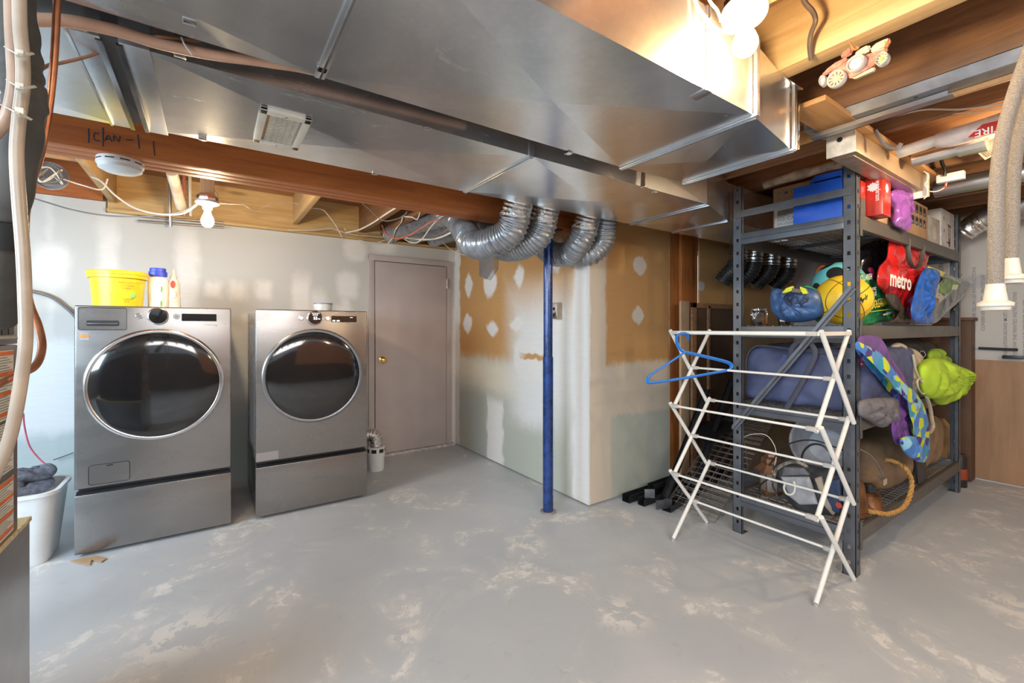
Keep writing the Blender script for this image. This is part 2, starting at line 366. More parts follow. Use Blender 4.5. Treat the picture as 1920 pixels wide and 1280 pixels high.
wf = wallmat('drywall_closet_front', (.66, .56, .44), [
    (TAN, [pF(1137, 380, 1256, 676, 0), pF(1310, 380, 1520, 720, 0)], .02),
    (GRN, [pF(1146, 782, 1258, 930, 0), pF(1310, 820, 1420, 950, 0)], .02),
    ((.68, .59, .50), [pF(1187, 478, 1212, 516, 1.6), pF(1184, 572, 1207, 608, 1.3), pF(1308, 524, 1323, 544, 2), pF(1309, 600, 1320, 616, 2), pF(1405, 520, 1416, 542, 1.5), pF(1442, 520, 1455, 545, 1.5), pF(1476, 505, 1488, 532, 1.5)], .012),
    (MUD, [(2.13, 1.0, .012, 1.2, 0)], .008)], 'X', amp=.03)
tag(MB().box(XC+.0131, 3.02, YC, YC+.013, .012, 2.345).box(3.42, XR, YC, YC+.013, .0, 2.345).build('wall_closet_front', wf, keep=True), kind='structure')
m = MB(); m.box(XC-.004, XC+.004, YC-.004, YC+.02, .0, 2.1)
sw = tag(MB().box(3.02, 3.42, YC+.05, YC+.09, 0, 2.345).build('trim_1', simple('dark_gap', (.10, .05, .03), .8), keep=True), kind='structure')
for x0, x1, y0 in ((3.022, 3.14, YC+.004), (3.145, 3.30, YC-.02), (3.31, 3.415, YC+.012)):
    MB().box(x0, x1, y0, YC+.05, .01, 2.10, .003).build('stud', M['beamu'], sw)
# right wall: printed foam board above, brown hardboard below
fo = wallmat('foil_faced_foam_board', (.60, .58, .55), [((.44, .44, .45), [(1.6, 1.6, .9, .04, 0)], .02)], 'Y', .02)
hb = wood('brown_hardboard', (.40, .225, .115), (.33, .18, .09), 'Z', .5, False, .12, .6)
PW = PX(1860, 675, XR).z
wr = tag(MB().box(XR, XR+.05, -2.2, YC+.1, -.05, 2.345).build('wall_right', fo, keep=True), kind='structure')
tag(MB().box(XR-.012, XR, -2.2, YC, .012, PW).build('trim_2', hb, keep=True), kind='structure')
def foamtext(s, u, v, size, bold=.0):
    p = PX(u, v, XR-.001); text('lettering', s, size, p, (0, 0, 1), (0, 1, 0), M['printg'], wr, bold=bold)
for i, (s, y, z, sz) in enumerate((('MOUSSE DE POLYISOTHERME EXPANSEE', 1.02, 1.22, .045), ('matériaux isolant à grand rendement', .92, 1.25, .05), ('INSTALLER SELON LES INSTRUCTIONS', .83, 1.2, .03), ('CONSERVER AU SEC - PROTEGER', .78, 1.2, .03),
        ('INSULATION BOARD MUST BE INSTALLED', .66, 1.0, .028), ('FOLLOW THE PRINTED INSTRUCTIONS', .61, 1.0, .028), ('KEEP DRY AND COVERED ON SITE', .56, 1.0, .028), ('CAN/ULC S704   R=7.5', .44, 1.03, .045))):
    text('lettering', s, sz, (XR-.001, y, z), (0, 0, 1), (0, 1, 0), M['printg'], wr, bold=.004)
# rear of the basement, behind the camera
tag(MB().box(-3.0, XR, -3.2, -3.15, 0, 1.55).build('wall_rear', simple('rear_concrete', (.26, .20, .16), .9), keep=True), kind='structure')
tag(MB().box(-3.05, -3.0, -3.2, YW, 0, 1.55).build('wall_left', simple('left_concrete', (.5, .5, .5), .9), keep=True), kind='structure')
tag(MB().box(.9, XR, -3.15, -3.1, .8, 2.3).build('trim_3', simple('pink_foam_board', (.80, .38, .22), .8), keep=True), kind='structure')
# ceiling
m = MB(); y = -1.6
m.box(-3.0, XR, -1.6, YW, 2.37, 2.40)
while y < YW: m.box(-3.0, XR, y+.0025, y+.1115, 2.345, 2.37); y += .114
ce = tag(m.build('ceiling', M['plank'], keep=True), kind='structure')
JB = 2.11
def joist(x, y0, y1, mt, wd=.038, z0=JB, y=None): MB().box(x-wd/2, x+wd/2, y0, y1, z0, 2.345, .002).build('joist', mt, ce)
joist(1.66, -1.5, 2.2, M['joist'], .076)
for x in (1.25,): joist(x, -1.5, 2.2, M['joist'])
for x in (2.13, 2.54, 2.94, 3.35, 3.76, 4.16, 4.57, 4.98): joist(x, -1.5, 2.18, M['joistb'])
for x in (.84, .44, .03, -.38, -.79, -1.2): joist(x, -1.5, 2.2, M['joistb'])
for x, mt in ((-.57, M['joist']), (.60, M['joist']), (1.16, M['joistb']), (1.36, M['joistb']), (-1.2, M['joistb']), (-1.6, M['joistb'])): joist(x, 2.2, YW, mt, .038 if x < 1 else .05)
MB().box(-.60, XC, YW-.002, YW+.012, 2.055, 2.345).build('rim_board', M['joistx'], ce)
MB().box(-.60, XC, YW-.05, YW+.012, 2.036, 2.058, .002).build('sill_plate', M['joistx'], ce)
MB().box(-3, -.62, YW-.03, YW+.012, 2.112, 2.345).build('rim_board', M['beam'], ce)
# blocks nailed between the joists
MB().box(-1.19, -.59, 3.3, 3.34, 2.13, 2.345).build('blocking', M['plankb'], ce)
# ---------------------------------------------------------------- beam and post
bmz = 1.875
be = thing('wooden_beam', 'long orange-brown wooden ceiling beam crossing the basement above the washers', 'beam', (.5, 2.28, bmz))
for i, (a, b_) in enumerate(((2.20, 2.2505), (2.2525, 2.3045), (2.3065, 2.356))): MB().box(-3.0, XR-.01, a, b_, bmz, JB-.002, .003).build('board', M['beam'], be)
ink = M['print']
def stroke(pts, r=.003, par=None): MB().tube([PY(u, v, 2.2012) for u, v in pts], r, 6, 4, True).build('handwriting', ink, par)
for s in ([(166, 241), (166, 268)], [(186, 251), (177, 250), (177, 262), (188, 265)], [(193, 239), (193, 275)], [(197, 264), (203, 254), (209, 266)], [(199, 261), (207, 261)], [(213, 265), (214, 254), (222, 266), (225, 255)], [(236, 262), (250, 263)], [(258, 252), (261, 279)], [(287, 265), (290, 292)]):
    stroke(s, .0026, be)
px_, py_ = 1.848, 2.28
po = thing('steel_support_post', 'dark blue adjustable steel post holding up the wooden beam, with pin holes', 'post', (px_, py_, 0))
mb_ = simple('chipped_blue_paint', (.012, .045, .19), .28, .1, var=.25, sc=18, bmp=.15, coat=.3)
MB().cyl((px_, py_, .0), (px_, py_, 1.03), .0345, n=32).build('lower_tube', mb_, po)
MB().cyl((px_, py_, 1.03), (px_, py_, 1.80), .0305, n=32).build('upper_tube', mb_, po)
MB().cyl((px_, py_, 1.80), (px_, py_, 1.862), .017, n=16).box(px_-.07, px_+.07, py_-.06, py_+.06, 1.862, 1.8745).build('jack_screw', simple('rusty_steel', (.12, .09, .08), .5, .6), po)
MB().cyl((px_, py_, 1.775), (px_, py_, 1.805), .034, n=32).build('top_collar', mb_, po)
cd = (-RT*.55-FW).normalized()
for z, s in ((1.13, .35), (1.09, -.75), (1.036, .45)):
    q = (-FW+RT*s).normalized(); p = V((px_, py_, z)); MB().cyl(p+q*.02, p+q*.0325, .0085, n=14).build('pin_hole', M['black'], po)
MB().cyl((px_, py_, 0), (px_, py_, .012), .055, .05, n=24).build('base_plate', simple('rust_stained_base', (.3, .25, .22), .8), po)
# ---------------------------------------------------------------- ducts
ZB = 1.87
def duct(name, label, x0, x1, ya0, yb0, ya1, yb1, zt, seams, mt, ends=True):
    """straight sheet metal duct; panels between seams carry a diagonal cross break"""
    t = thing(name, label, 'duct', ((x0+x1)/2, (ya0+yb0)/2, ZB)); xs = [x0]+list(seams)+[x1]; m = MB(); bm = m.bm
    lerp = lambda x, a, b: a+(b-a)*(x-x0)/(x1-x0)
    for a, b in zip(xs, xs[1:]):
        A0, B0, A1, B1 = lerp(a, ya0, ya1), lerp(a, yb0, yb1), lerp(b, ya0, ya1), lerp(b, yb0, yb1)
        v = [bm.verts.new(q) for q in ((a, A0, ZB), (b, A1, ZB), (b, B1, ZB), (a, B0, ZB))]; c = bm.verts.new(((a+b)/2, (A0+B0+A1+B1)/4, ZB-.016))
        for i in range(4): bm.faces.new((v[i], c, v[(i+1) % 4]))
        u = [bm.verts.new((q.co.x, q.co.y, zt)) for q in v]
        for i, (p, q) in enumerate(((0, 1), (2, 3))):
            cc = bm.verts.new((v[p].co+v[q].co+u[p].co+u[q].co)/4+V((0, (-.004, .004)[i], 0)))
            for e in ((v[p], v[q]), (v[q], u[q]), (u[q], u[p]), (u[p], v[p])): bm.faces.new((e[0], e[1], cc))
        bm.faces.new(u)
    bmesh.ops.remove_doubles(bm, verts=bm.verts[:], dist=1e-5)
    if ends: m.box(x1-.001, x1+.001, lerp(x1, ya0, ya1), lerp(x1, yb0, yb1), ZB, zt)
    m.build('sheet_metal', mt, t, ang=.5)
    for x in seams:
        a, b = lerp(x, ya0, ya1), lerp(x, yb0, yb1)
        MB().box(x-.012, x+.012, a, b, ZB-.006, ZB+.001, .001).box(x-.012, x+.012, a-.005, a+.001, ZB-.004, zt-.004, .001).build('drive_cleat', M['galvy'], t)
        MB().box(x-.0025, x+.0025, a, b, ZB-.0105, ZB-.006).build('seam_lip', M['chrome'], t)
    return t
bd = duct('main_air_duct', 'wide rectangular sheet metal duct nearest the bare bulb, crossing the top of the view', -1.2, 1.367, .695, 1.222, .695, 1.222, 2.1, (.232,), M['galv'])
MB().box(1.112, 1.134, .689, .696, ZB-.004, 2.098, .001).box(1.105, 1.141, .692, .74, ZB-.003, ZB+.001, .001).build('side_cleat', M['galvy'], bd)
b2 = duct('duct_reducer', 'short tapered sheet metal duct end piece with a flanged open end beside the hanging plank', 1.367, 1.745, .697, 1.222, .752, 1.19, 2.1, (), M['galv'])
for x, a, b in ((1.372, .690, 1.226), (1.745, .744, 1.196)):
    MB().box(x-.011, x+.011, a-.003, b, ZB-.008, ZB+.001, .001).box(x-.009, x+.009, a-.008, a+.003, ZB-.006, 2.1, .001).box(x-.003, x+.003, a, b, ZB-.014, ZB-.008).build('flange', M['galvy'], b2)
MB().box(1.752, 1.774, .735, .747, ZB, 2.04, .003).build('hanger_strip', M['chrome'], b2)
MB().box(1.60, 1.80, .735, .75, 2.098, 2.108, .001).build('hanger_strip', M['chrome'], b2)
sd = duct('branch_air_duct', 'long sheet metal duct running against the orange beam behind the main duct', -.135, 2.155, 1.335, 1.86, 1.335, 1.86, 2.1, (1.0,), M['galv'])
s2 = duct('tapered_air_duct', 'sheet metal duct piece tapering away between the branch duct and the shelving', 2.158, 2.60, 1.335, 1.86, 1.47, 1.86, 2.1, (), M['galv'])
s3 = duct('far_air_duct', 'narrow sheet metal duct behind the shelving with dark flexible ducts below it', 2.603, 4.5, 1.47, 1.86, 1.47, 1.86, 2.1, (3.5,), M['galv'])
for par, x, y0 in ((s2, 2.17, 1.335), (s2, 2.59, 1.468)): MB().box(x-.010, x+.010, y0-.002, 1.86, ZB-.008, ZB-.0005, .001).build('drive_cleat', M['galvy'], par)
pl = duct('plenum_duct', 'bright sheet metal plenum duct at the left above the furnace', -1.3, -.225, 1.30, 1.88, 1.30, 1.88, 2.1, (), M['galv'])
cc = thing('canvas_connector', 'grey flexible connector band with corrugated metal edges joining plenum and duct', 'connector', (-.18, 1.6, ZB))
MB().box(-.205, -.155, 1.34, 1.86, ZB+.012, 2.09).build('canvas', simple('grey_canvas', (.11, .11, .11), .8), cc)
for x in (-.232, -.145):
    MB().box(x-.028, x+.028, 1.325, 1.875, ZB-.004, 2.095, .001).build('flange', M['galvy'], cc)
    m = MB(); s = 1 if x < -.2 else -1
    for i in range(90): m.box(x+s*.020, x+s*.032, 1.33+i*.006, 1.3335+i*.006, ZB-.010, ZB-.003)
    m.build('crimped_edge', M['chrome'], cc)
MB().box(-.262, -.256, 1.3, 1.88, ZB-.006, ZB+.002).build('crimped_edge', M['chrome'], cc)
for nm, par, pts in (('hanger_clip', bd, ((356, 40), (602, 130), (1063, 287), (1205, 350))), ('hanger_clip', sd, ((338, 103), (800, 240), (702, 325), (1225, 360), (380, 260)))):
    for u, v in pts:
        p = PZ(u, v, ZB); MB().box(p.x-.012, p.x+.012, p.y-.02, p.y+.004, ZB-.006, ZB-.002, .001).box(p.x-.012, p.x+.012, p.y-.004, p.y, ZB-.004, ZB+.1).build(nm, M['chrome'], par)
# return air grille in the branch duct
g = [PZ(u, v, ZB) for u, v in ((494, 198), (581, 216), (558, 276), (484, 260))]
gx0, gx1 = .118, .258; gy0, gy1 = 1.462, 1.735
gr = thing('air_grille', 'small cream louvred air grille screwed to the underside of the branch duct', 'vent grille', ((gx0+gx1)/2, (gy0+gy1)/2, ZB))
m = MB(); zz = ZB-.017
m.box(gx0, gx1, gy0, gy0+.03, zz, ZB-.006, .003).box(gx0, gx1, gy1-.03, gy1, zz, ZB-.006, .003).box(gx0, gx0+.022, gy0, gy1, zz, ZB-.006, .003).box(gx1-.022, gx1, gy0, gy1, zz, ZB-.006, .003).build('frame', M['cream'], gr)
MB().box(gx0+.02, gx1-.02, gy0+.02, gy1-.02, ZB-.009, ZB-.007).build('backing', simple('tan_recess', (.42, .28, .13), .7), gr)
m = MB(); n = 16
for i in range(n): y_ = gy0+.032+(gy1-gy0-.064)*i/(n-1); m.box(gx0+.03, gx1-.03, y_-.0022, y_+.0022, zz+.001, ZB-.009)
for i in range(1, 5): x_ = gx0+.03+(gx1-gx0-.06)*i/5; m.box(x_-.0015, x_+.0015, gy0+.03, gy1-.03, zz+.001, ZB-.009)
m.build('louvres', M['cream'], gr)
for y_ in (gy0+.015, gy1-.015): MB().cyl(((gx0+gx1)/2, y_, zz-.002), ((gx0+gx1)/2, y_, zz+.002), .004, n=10).build('screw', M['chrome'], gr)
# ---------------------------------------------------------------- flexible ducts
def flexduct(name, label, pts, r, mt, foil=None, group=None, cat_='flexible duct', pitch=.022):
    P = cat([V(p) for p in pts], 12); L = sum((a-b).length for a, b in zip(P, P[1:])); n = int(L/pitch)
    Q = resample_open(P, n*4); t = thing(name, label, cat_, Q[0], group)
    m = MB(); m.tube(Q, r, 20, 1, False, rf=lambda s: .885+.115*(1 if int(round(s*(n*4-1))) % 4 in (1, 2) else 0)*1.0); m.build('corrugated_hose', mt, t, ang=60)
    if foil: a, b = foil; MB().tube([a, V(a).lerp(V(b), .33), V(a).lerp(V(b), .66), b], r*.97, 20, 4, True, rf=lambda s: 1+.03*sin(s*40)).build('foil_collar', M['foil'], t)
    return t
def resample_open(P, n):
    L = [0]
    for a, b in zip(P, P[1:]): L.append(L[-1]+(b-a).length)
    out = []; j = 0
    for k in range(n):
        s = L[-1]*k/(n-1)
        while j < len(L)-2 and L[j+1] < s: j += 1
        out.append(P[j].lerp(P[j+1], (s-L[j])/max(1e-9, L[j+1]-L[j])))
    return out
fg = 'grey flexible ducts looping under the beam'
for i, (x, lab, r, xe) in enumerate(((1.40, 'leftmost of the grey flexible ducts looping under the orange beam', .086, 1.42), (1.60, 'grey flexible duct looping under the beam just left of the blue post', .082, 1.64), (1.93, 'grey flexible duct looping under the beam just right of the blue post', .082, 1.86))):
    x2 = (1.34, 1.56, 1.975)[i]
    flexduct('flexible_duct', lab, [(x, 2.02, 1.87), (x+.0, 2.02, 1.82), (x-.01, 2.07, 1.755), (x2, 2.2, 1.715), (x2-.02, 2.36, 1.735), ((x2*3+xe)/4, 2.52, 1.84), ((x2+xe)/2, 2.75, 2.0), (xe+.1, 3.2, 2.11), (xe, 3.9, 2.12), (xe, 4.12, 2.12)], r, M['flex'], ((x, 1.965, 1.965), (x, 2.02, 1.835)), fg, pitch=.020)
flexduct('flexible_duct', 'rightmost grey flexible duct, half hidden behind its neighbour beside the drywall corner', [(2.085, 1.98, 1.93), (2.09, 2.0, 1.86), (2.10, 2.03, 1.78), (2.06, 2.08, 1.71), (2.03, 2.13, 1.70)], .075, M['flex'], None, fg)
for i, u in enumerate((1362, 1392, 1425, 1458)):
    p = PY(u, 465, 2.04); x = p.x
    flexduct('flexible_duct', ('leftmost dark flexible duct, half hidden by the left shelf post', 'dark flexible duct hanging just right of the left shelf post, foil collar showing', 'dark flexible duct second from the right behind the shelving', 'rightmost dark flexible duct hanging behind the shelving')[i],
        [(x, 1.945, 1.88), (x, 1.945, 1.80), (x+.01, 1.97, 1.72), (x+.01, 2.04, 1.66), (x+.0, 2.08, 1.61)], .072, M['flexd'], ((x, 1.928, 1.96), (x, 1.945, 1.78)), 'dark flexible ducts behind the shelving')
# ================================================================== DOOR
dm = simple('mauve_door_paint', (.53, .455, .435), .42, var=.03, sc=5)
dr = tag(MB().box(1.281, 2.013, 4.150, 4.178, .03, 1.851, .002).build('door_1', dm, keep=True), kind='structure')
m = MB(); m.box(1.222, 1.275, 4.158, 4.18, .0, 1.912, .004).box(2.02, 2.082, 4.158, 4.18, .0, 1.912, .004).box(1.222, 2.082, 4.1575, 4.18, 1.858, 1.9125, .004).box(1.270, 1.2775, 4.166, 4.19, .0, 1.86).box(2.0165, 2.025, 4.166, 4.19, .0, 1.86)
m.build('door_casing', dm, dr)
MB().box(1.25, 2.10, 4.12, 4.19, 0, .026, .006).build('threshold', simple('scuffed_white_sill', (.62, .58, .55), .7, var=.2, sc=25), dr)
br = simple('brass', (.72, .45, .14), .22, 1, var=.05)
MX = Matrix.Rotation(pi/2, 4, 'X')
kp = V((1.345, 4.150, .919)); m = MB()
m.lathe([(0.001, 0), (.033, 0), (.033, .004), (.014, .010), (.012, .028), (.024, .036), (.029, .048), (.026, .060), (.012, .066), (.001, .067)], 24, Matrix.Translation(kp)@MX); m.build('door_handle', br, dr)
for z in (1.68, 1.02, .30): MB().box(2.008, 2.022, 4.140, 4.152, z-.05, z+.05, .002).cyl((2.015, 4.138, z-.05), (2.015, 4.138, z+.05), .006, n=10).build('hinge', M['chrome'] if z > 1.5 else dm, dr)
MB().box(1.279, 1.2815, 4.149, 4.1495, .89, .95).build('latch_plate', M['chrome'], dr)
# ================================================================== WASHER AND DRYER
def rbox(m, x0, x1, z0, z1, y, th, r=.012):   # rounded rectangle plate on the front
    pts = []
    for cx, cz, a0 in ((x1-r, z1-r, 0), (x0+r, z1-r, 90), (x0+r, z0+r, 180), (x1-r, z0+r, 270)):
        for k in range(6): a = R(a0+k*18); pts.append((cx+r*cos(a), cz+r*sin(a)))
    return m.prism(pts, lambda a, b: V((a, y, b)), (0, -th, 0))
def outline(m, x0, x1, z0, z1, y, t=.0025, r=.012):
    pts = []
    for cx, cz, a0 in ((x1-r, z1-r, 0), (x0+r, z1-r, 90), (x0+r, z0+r, 180), (x1-r, z0+r, 270)):
        for k in range(5): a = R(a0+k*22.5); pts.append(V((cx+r*cos(a), y, cz+r*sin(a))))
    return m.tube(pts, t, 6, 1, False, closed=True)
def appliance(name, label, x0, washer):
    Y0, Y1 = 3.225, 4.0; x1 = x0+.70; xm = x0+.35
    t = thing(name, label, 'washing machine' if washer else 'clothes dryer', (xm, 3.6, 0))
    MB().box(x0+.004, x1-.004, Y0+.02, Y1, .015, .338, .006).build('pedestal_body', M['steels'], t)
    dw = MB().box(x0, x1, Y0, Y0+.03, .018, .330, .005).build('pedestal_drawer', M['steel'], t)
    MB().quadbox([(x0+.006, Y0+.002, .331), (x1-.006, Y0+.002, .331), (x1-.006, Y0+.028, .345), (x0+.006, Y0+.028, .345)], (0, 0, .003)).build('drawer_grip', M['black'], dw)
    MB().box(x0+.012, x1-.012, Y0+.03, Y0+.2, .33, .37).build('recess', M['black'], t)
    for dx in (.06, .64):
        for yy in (Y0+.08, Y1-.08): MB().cyl((x0+dx, yy, 0), (x0+dx, yy, .018), .022, n=14).build('foot', M['black'], t)
    MB().box(x0+.004, x1-.004, Y0+.03, Y1, .352, 1.338, .012).build('cabinet', M['steels'] if washer else simple('pale_side_panel', (.52, .54, .56), .3, .3, var=.02), t)
    fp = MB().box(x0, x1, Y0, Y0+.04, .362, 1.342, .010, seg=3).build('front_panel', M['steel'], t)
    m = MB()
    for k in range(3): m.box(x0+.0005, x0+.005, Y0+.12+k*.16, Y0+.126+k*.16, .42, 1.24).box(x0+.0005, x0+.005, Y0+.19+k*.16, Y0+.193+k*.16, .42, 1.24)
    m.build('side_rib', M['steels'], t)
    r = .307; c = V((xm-.003, Y0, .90)); Mx = Matrix.Translation(c)@MX
    d = MB().lathe([(r-.012, -.0), (r+.006, .001), (r+.009, .008), (r+.003, .016), (r-.006, .018), (r-.014, .014)], 96, Mx, False).build('door_ring', M['chr'] if washer else M['steels'], t, ang=60)
    MB().lathe([(.001, .030), (.06, .0298), (.15, .027), (.22, .023), (.28, .017), (r-.006, .010), (r-.006, .002), (.001, .002)], 96, Mx, False).build('door_glass', M['glass'], t, ang=60)
    # knob, buttons, display
    zc = 1.288; k = V((xm-.002, Y0, zc)); Mk = Matrix.Translation(k)@MX
    MB().lathe([(.001, 0), (.049, 0), (.049, .012), (.045, .016), (.040, .017), (.001, .017)], 48, Mk).build('dial', M['chr'], t)
    MB().lathe([(.001, .0175), (.042, .0175), (.041, .020), (.001, .021)], 48, Mk).build('dial_glass', M['glass'], t)
    for sx in (-1, 1):
        b = V((xm-.002+sx*.084, Y0, zc)); MB().lathe([(.001, 0), (.0165, 0), (.0165, .004), (.014, .006), (.001, .006)], 24, Matrix.Translation(b)@MX).build('button', M['chr'], t)
        MB().lathe([(.001, .006), (.010, .006), (.010, .0068), (.001, .0068)], 16, Matrix.Translation(b)@MX).build('button_face', M['led'] if not washer else M['steel'], t)
    rbox(MB(), x0+.455, x0+.625, 1.262, 1.305, Y0, .0012, .003).build('display', M['glass'], t)
    yy = Y0-.0018
    if washer:
        dx = rbox(MB(), x0+.018, x0+.208, 1.213, 1.328, Y0, .002, .008).build('detergent_drawer', M['steel'], t)
        outline(MB(), x0+.016, x0+.210, 1.211, 1.330, Y0-.0008, .0018, .009).build('drawer_gap', M['black'], dx)
        rbox(MB(), x0+.048, x0+.180, 1.232, 1.262, Y0-.002, .0015, .007).build('handle_recess', M['black'], dx)
        MB().box(x0+.052, x0+.176, Y0-.010, Y0-.003, 1.243, 1.2465, .001).build('handle_bar', M['steels'], dx)
        f = rbox(MB(), x0+.058, x0+.222, .380, .482, Y0, .0015, .012).build('filter_cover', M['steel'], t)
        outline(MB(), x0+.056, x0+.224, .378, .484, Y0-.0008, .0016, .013).build('cover_gap', M['black'], f)
        rbox(MB(), x0+.128, x0+.155, .471, .477, Y0-.001, .0015, .002).build('cover_latch', M['black'], f)
        s = rbox(MB(), x0+.022, x0+.058, 1.157, 1.200, Y0, .0006, .001).build('sticker', simple('grey_label', (.36, .38, .40), .5), t)
        MB().box(x0+.022, x0+.058, Y0-.001, Y0-.0006, 1.168, 1.186).build('sticker_band', simple('orange_band', (.62, .28, .08), .5), s)
        text('lettering', 'IQ', .016, (x0+.612, yy, 1.232), (1, 0, 0), (0, 0, 1), M['printg'], t)
        text('lettering', 'DIRECT DRIVE', .007, (x0+.565, yy, 1.238), (1, 0, 0), (0, 0, 1), M['printg'], t)
    else:
        s = MB().box(x0+.004, x0+.13, Y0-.0006, Y0, .372, .425).build('sticker', simple('grey_protective_label', (.36, .33, .32), .5, .2, var=.02), t)
        text('lettering', '53', .026, (xm-.014, Y0-.0215, zc-.010), (1, 0, 0), (0, 0, 1), M['led'], t)
        text('lettering', 'min', .010, (xm+.014, Y0-.0215, zc-.008), (1, 0, 0), (0, 0, 1), M['led'], t)
        text('lettering', 'Normal', .010, (xm-.018, Y0-.0215, zc+.018), (1, 0, 0), (0, 0, 1), M['led'], t)
        m = MB()
        for q in range(5): m.box(xm-.022+q*.010, xm-.017+q*.010, Y0-.0216, Y0-.021, zc+.030, zc+.0335)
        for q in range(2): m.box(x0+.464+q*.026, x0+.480+q*.029, Y0-.0020, Y0-.0013, 1.268, 1.275)
        m.box(x0+.58, x0+.598, Y0-.002, Y0-.0013, 1.294, 1.2955).build('lettering', M['led'], t)
    lx = x0+.034 if not washer else x0+.036; lz = 1.302
    MB().lathe([(.001, 0), (.0095, 0), (.0095, .0012), (.001, .0012)], 24, Matrix.Translation((lx, Y0-.002 if washer else Y0, lz+.006))@MX).build('emblem', M['printw'] if not washer else M['chrome'], t)
    text('lettering', 'LG' if not washer else 'LG', .022, (lx+.014, yy-.001, lz-.002), (1, 0, 0), (0, 0, 1), M['printw'] if not washer else M['chrome'], t, bold=.004)
    return t
appliance('washing_machine', 'grey front-loading washing machine on a drawer pedestal, beside the white laundry tub', -.595, True)
appliance('clothes_dryer', 'front-loading dryer with lit dial on a drawer pedestal, next to the door', .235, False)
# cardboard shim under the washer
p = [PZ(u, v, .004) for u, v in ((132, 1052), (150, 1048), (178, 1042), (200, 1047), (190, 1054), (172, 1050), (168, 1060))]
tag(MB().quadbox([tuple(q) for q in p], (0, 0, .004)).build('cardboard_scrap', M['card']), 'torn cardboard scrap on the floor under the corner of the washer', 'cardboard')
# ---- on top of the machines
TZ = 1.343
yb = simple('bright_yellow_plastic', (.85, .66, .03), .35, var=.04)
b = thing('plastic_bucket', 'yellow lidded plastic bucket of detergent standing on the washer', 'bucket', (-.455, 3.50, TZ)); Mb = Matrix.Translation((-.455, 3.50, TZ))
MB().lathe([(.001, 0), (.108, 0), (.113, .006), (.127, .185), (.001, .185)], 48, Mb, False).build('tub', yb, b)
MB().lathe([(.128, .168), (.138, .170), (.138, .188), (.142, .190), (.142, .206), (.136, .212), (.120, .210), (.001, .208)], 48, Mb, False).build('lid', simple('yellow_lid', (.86, .60, .03), .35, var=.04), b)
fv = (C0-V((-.455, 3.5, CH))).normalized(); sv = V((0, 0, 1)).cross(fv)
def onbucket(a, z): q = fv*cos(a)+sv*sin(a); return V((-.455, 3.5, TZ+z))+q*(.114+.014*z/.185), q
for s, a, z, sz, mt in (('RICE CHOCOLAT', .02, .135, .017, M['printr']), ('PATE A GLACER', .08, .118, .010, M['print']), ('NATURELLE', .12, .104, .010, M['print']), ('CUISSON', .16, .04, .013, M['print']), ('GLACE', .2, .028, .010, M['print']), ('1 KG', -.32, .040, .010, M['print']), ('CE', -.34, .064, .016, M['print'])):
    p, q = onbucket(a+len(s)*sz*.0, z); xd = V((0, 0, 1)).cross(q); text('lettering', s, sz, p+q*.008-xd*(.0), xd, (0, 0, 1), mt, b, squeeze=.8)
p, q = onbucket(.55, .07); MB().sphere(p, .016, 12, (1, .4, 1.2)).build('green_print', simple('leaf_green', (.25, .55, .12), .5), b)
def bottle(name, label, x, y, prof, capprof, mt, cm, marks):
    t = thing(name, label, 'bottle', (x, y, TZ)); Mt = Matrix.Translation((x, y, TZ))@Matrix.Diagonal((1, .62, 1, 1))
    MB().lathe(prof, 32, Mt).build('bottle_body', mt, t); MB().lathe(capprof, 32, Mt).build('cap', cm, t)
    for (dx, z, r1, r2, mm) in marks: MB().lathe([(.001, 0), (r1, 0), (.001, .001)], 20, Matrix.Translation((x+dx, y, TZ+z))@Matrix.Rotation(-YAW*.9, 4, 'Z')@Matrix.Translation((0, -.031, 0))@MX@Matrix.Diagonal((1, r2, 1, 1))).build('printed_label', mm, t)
grn = simple('leaf_green_print', (.13, .38, .10), .5)
bottle('detergent_bottle', 'white detergent bottle with a blue flip cap on the washer', -.272, 3.53, [(.001, 0), (.046, 0), (.049, .008), (.050, .16), (.046, .185), (.034, .198), (.03, .20)], [(.030, .198), (.047, .200), (.047, .228), (.041, .230), (.041, .248), (.036, .252), (.001, .252)], M['white'], simple('blue_cap', (.03, .06, .55), .35), [(.028, .03, .014, 1.5, grn), (.030, .12, .013, 1.8, grn), (.03, .075, .014, 1.6, M['printw'])])
bottle('spray_bottle', 'slim white bottle with a nozzle and red label on the washer', -.195, 3.55, [(.001, 0), (.037, 0), (.038, .01), (.032, .15), (.026, .175), (.018, .19)], [(.017, .19), (.019, .192), (.018, .208), (.011, .214), (.010, .232), (.006, .236), (.006, .252), (.001, .254)], simple('cream_bottle', (.70, .62, .56), .4), simple('grey_nozzle', (.55, .5, .46), .4), [(.014, .155, .016, 1.5, M['printr']), (.016, .09, .013, 1.6, M['printw'])])
t = thing('food_container', 'clear round food container with a blue lid on the dryer', 'container', (.70, 3.55, TZ)); Mt = Matrix.Translation((.70, 3.55, TZ))
MB().lathe([(.001, 0), (.058, 0), (.062, .008), (.066, .058), (.001, .058)], 32, Mt, False).build('tub', simple('frosted_plastic', (.75, .76, .78), .3), t)
MB().lathe([(.066, .056), (.069, .057), (.069, .064), (.001, .066)], 32, Mt, False).build('lid', simple('light_blue_lid', (.10, .30, .50), .35), t)
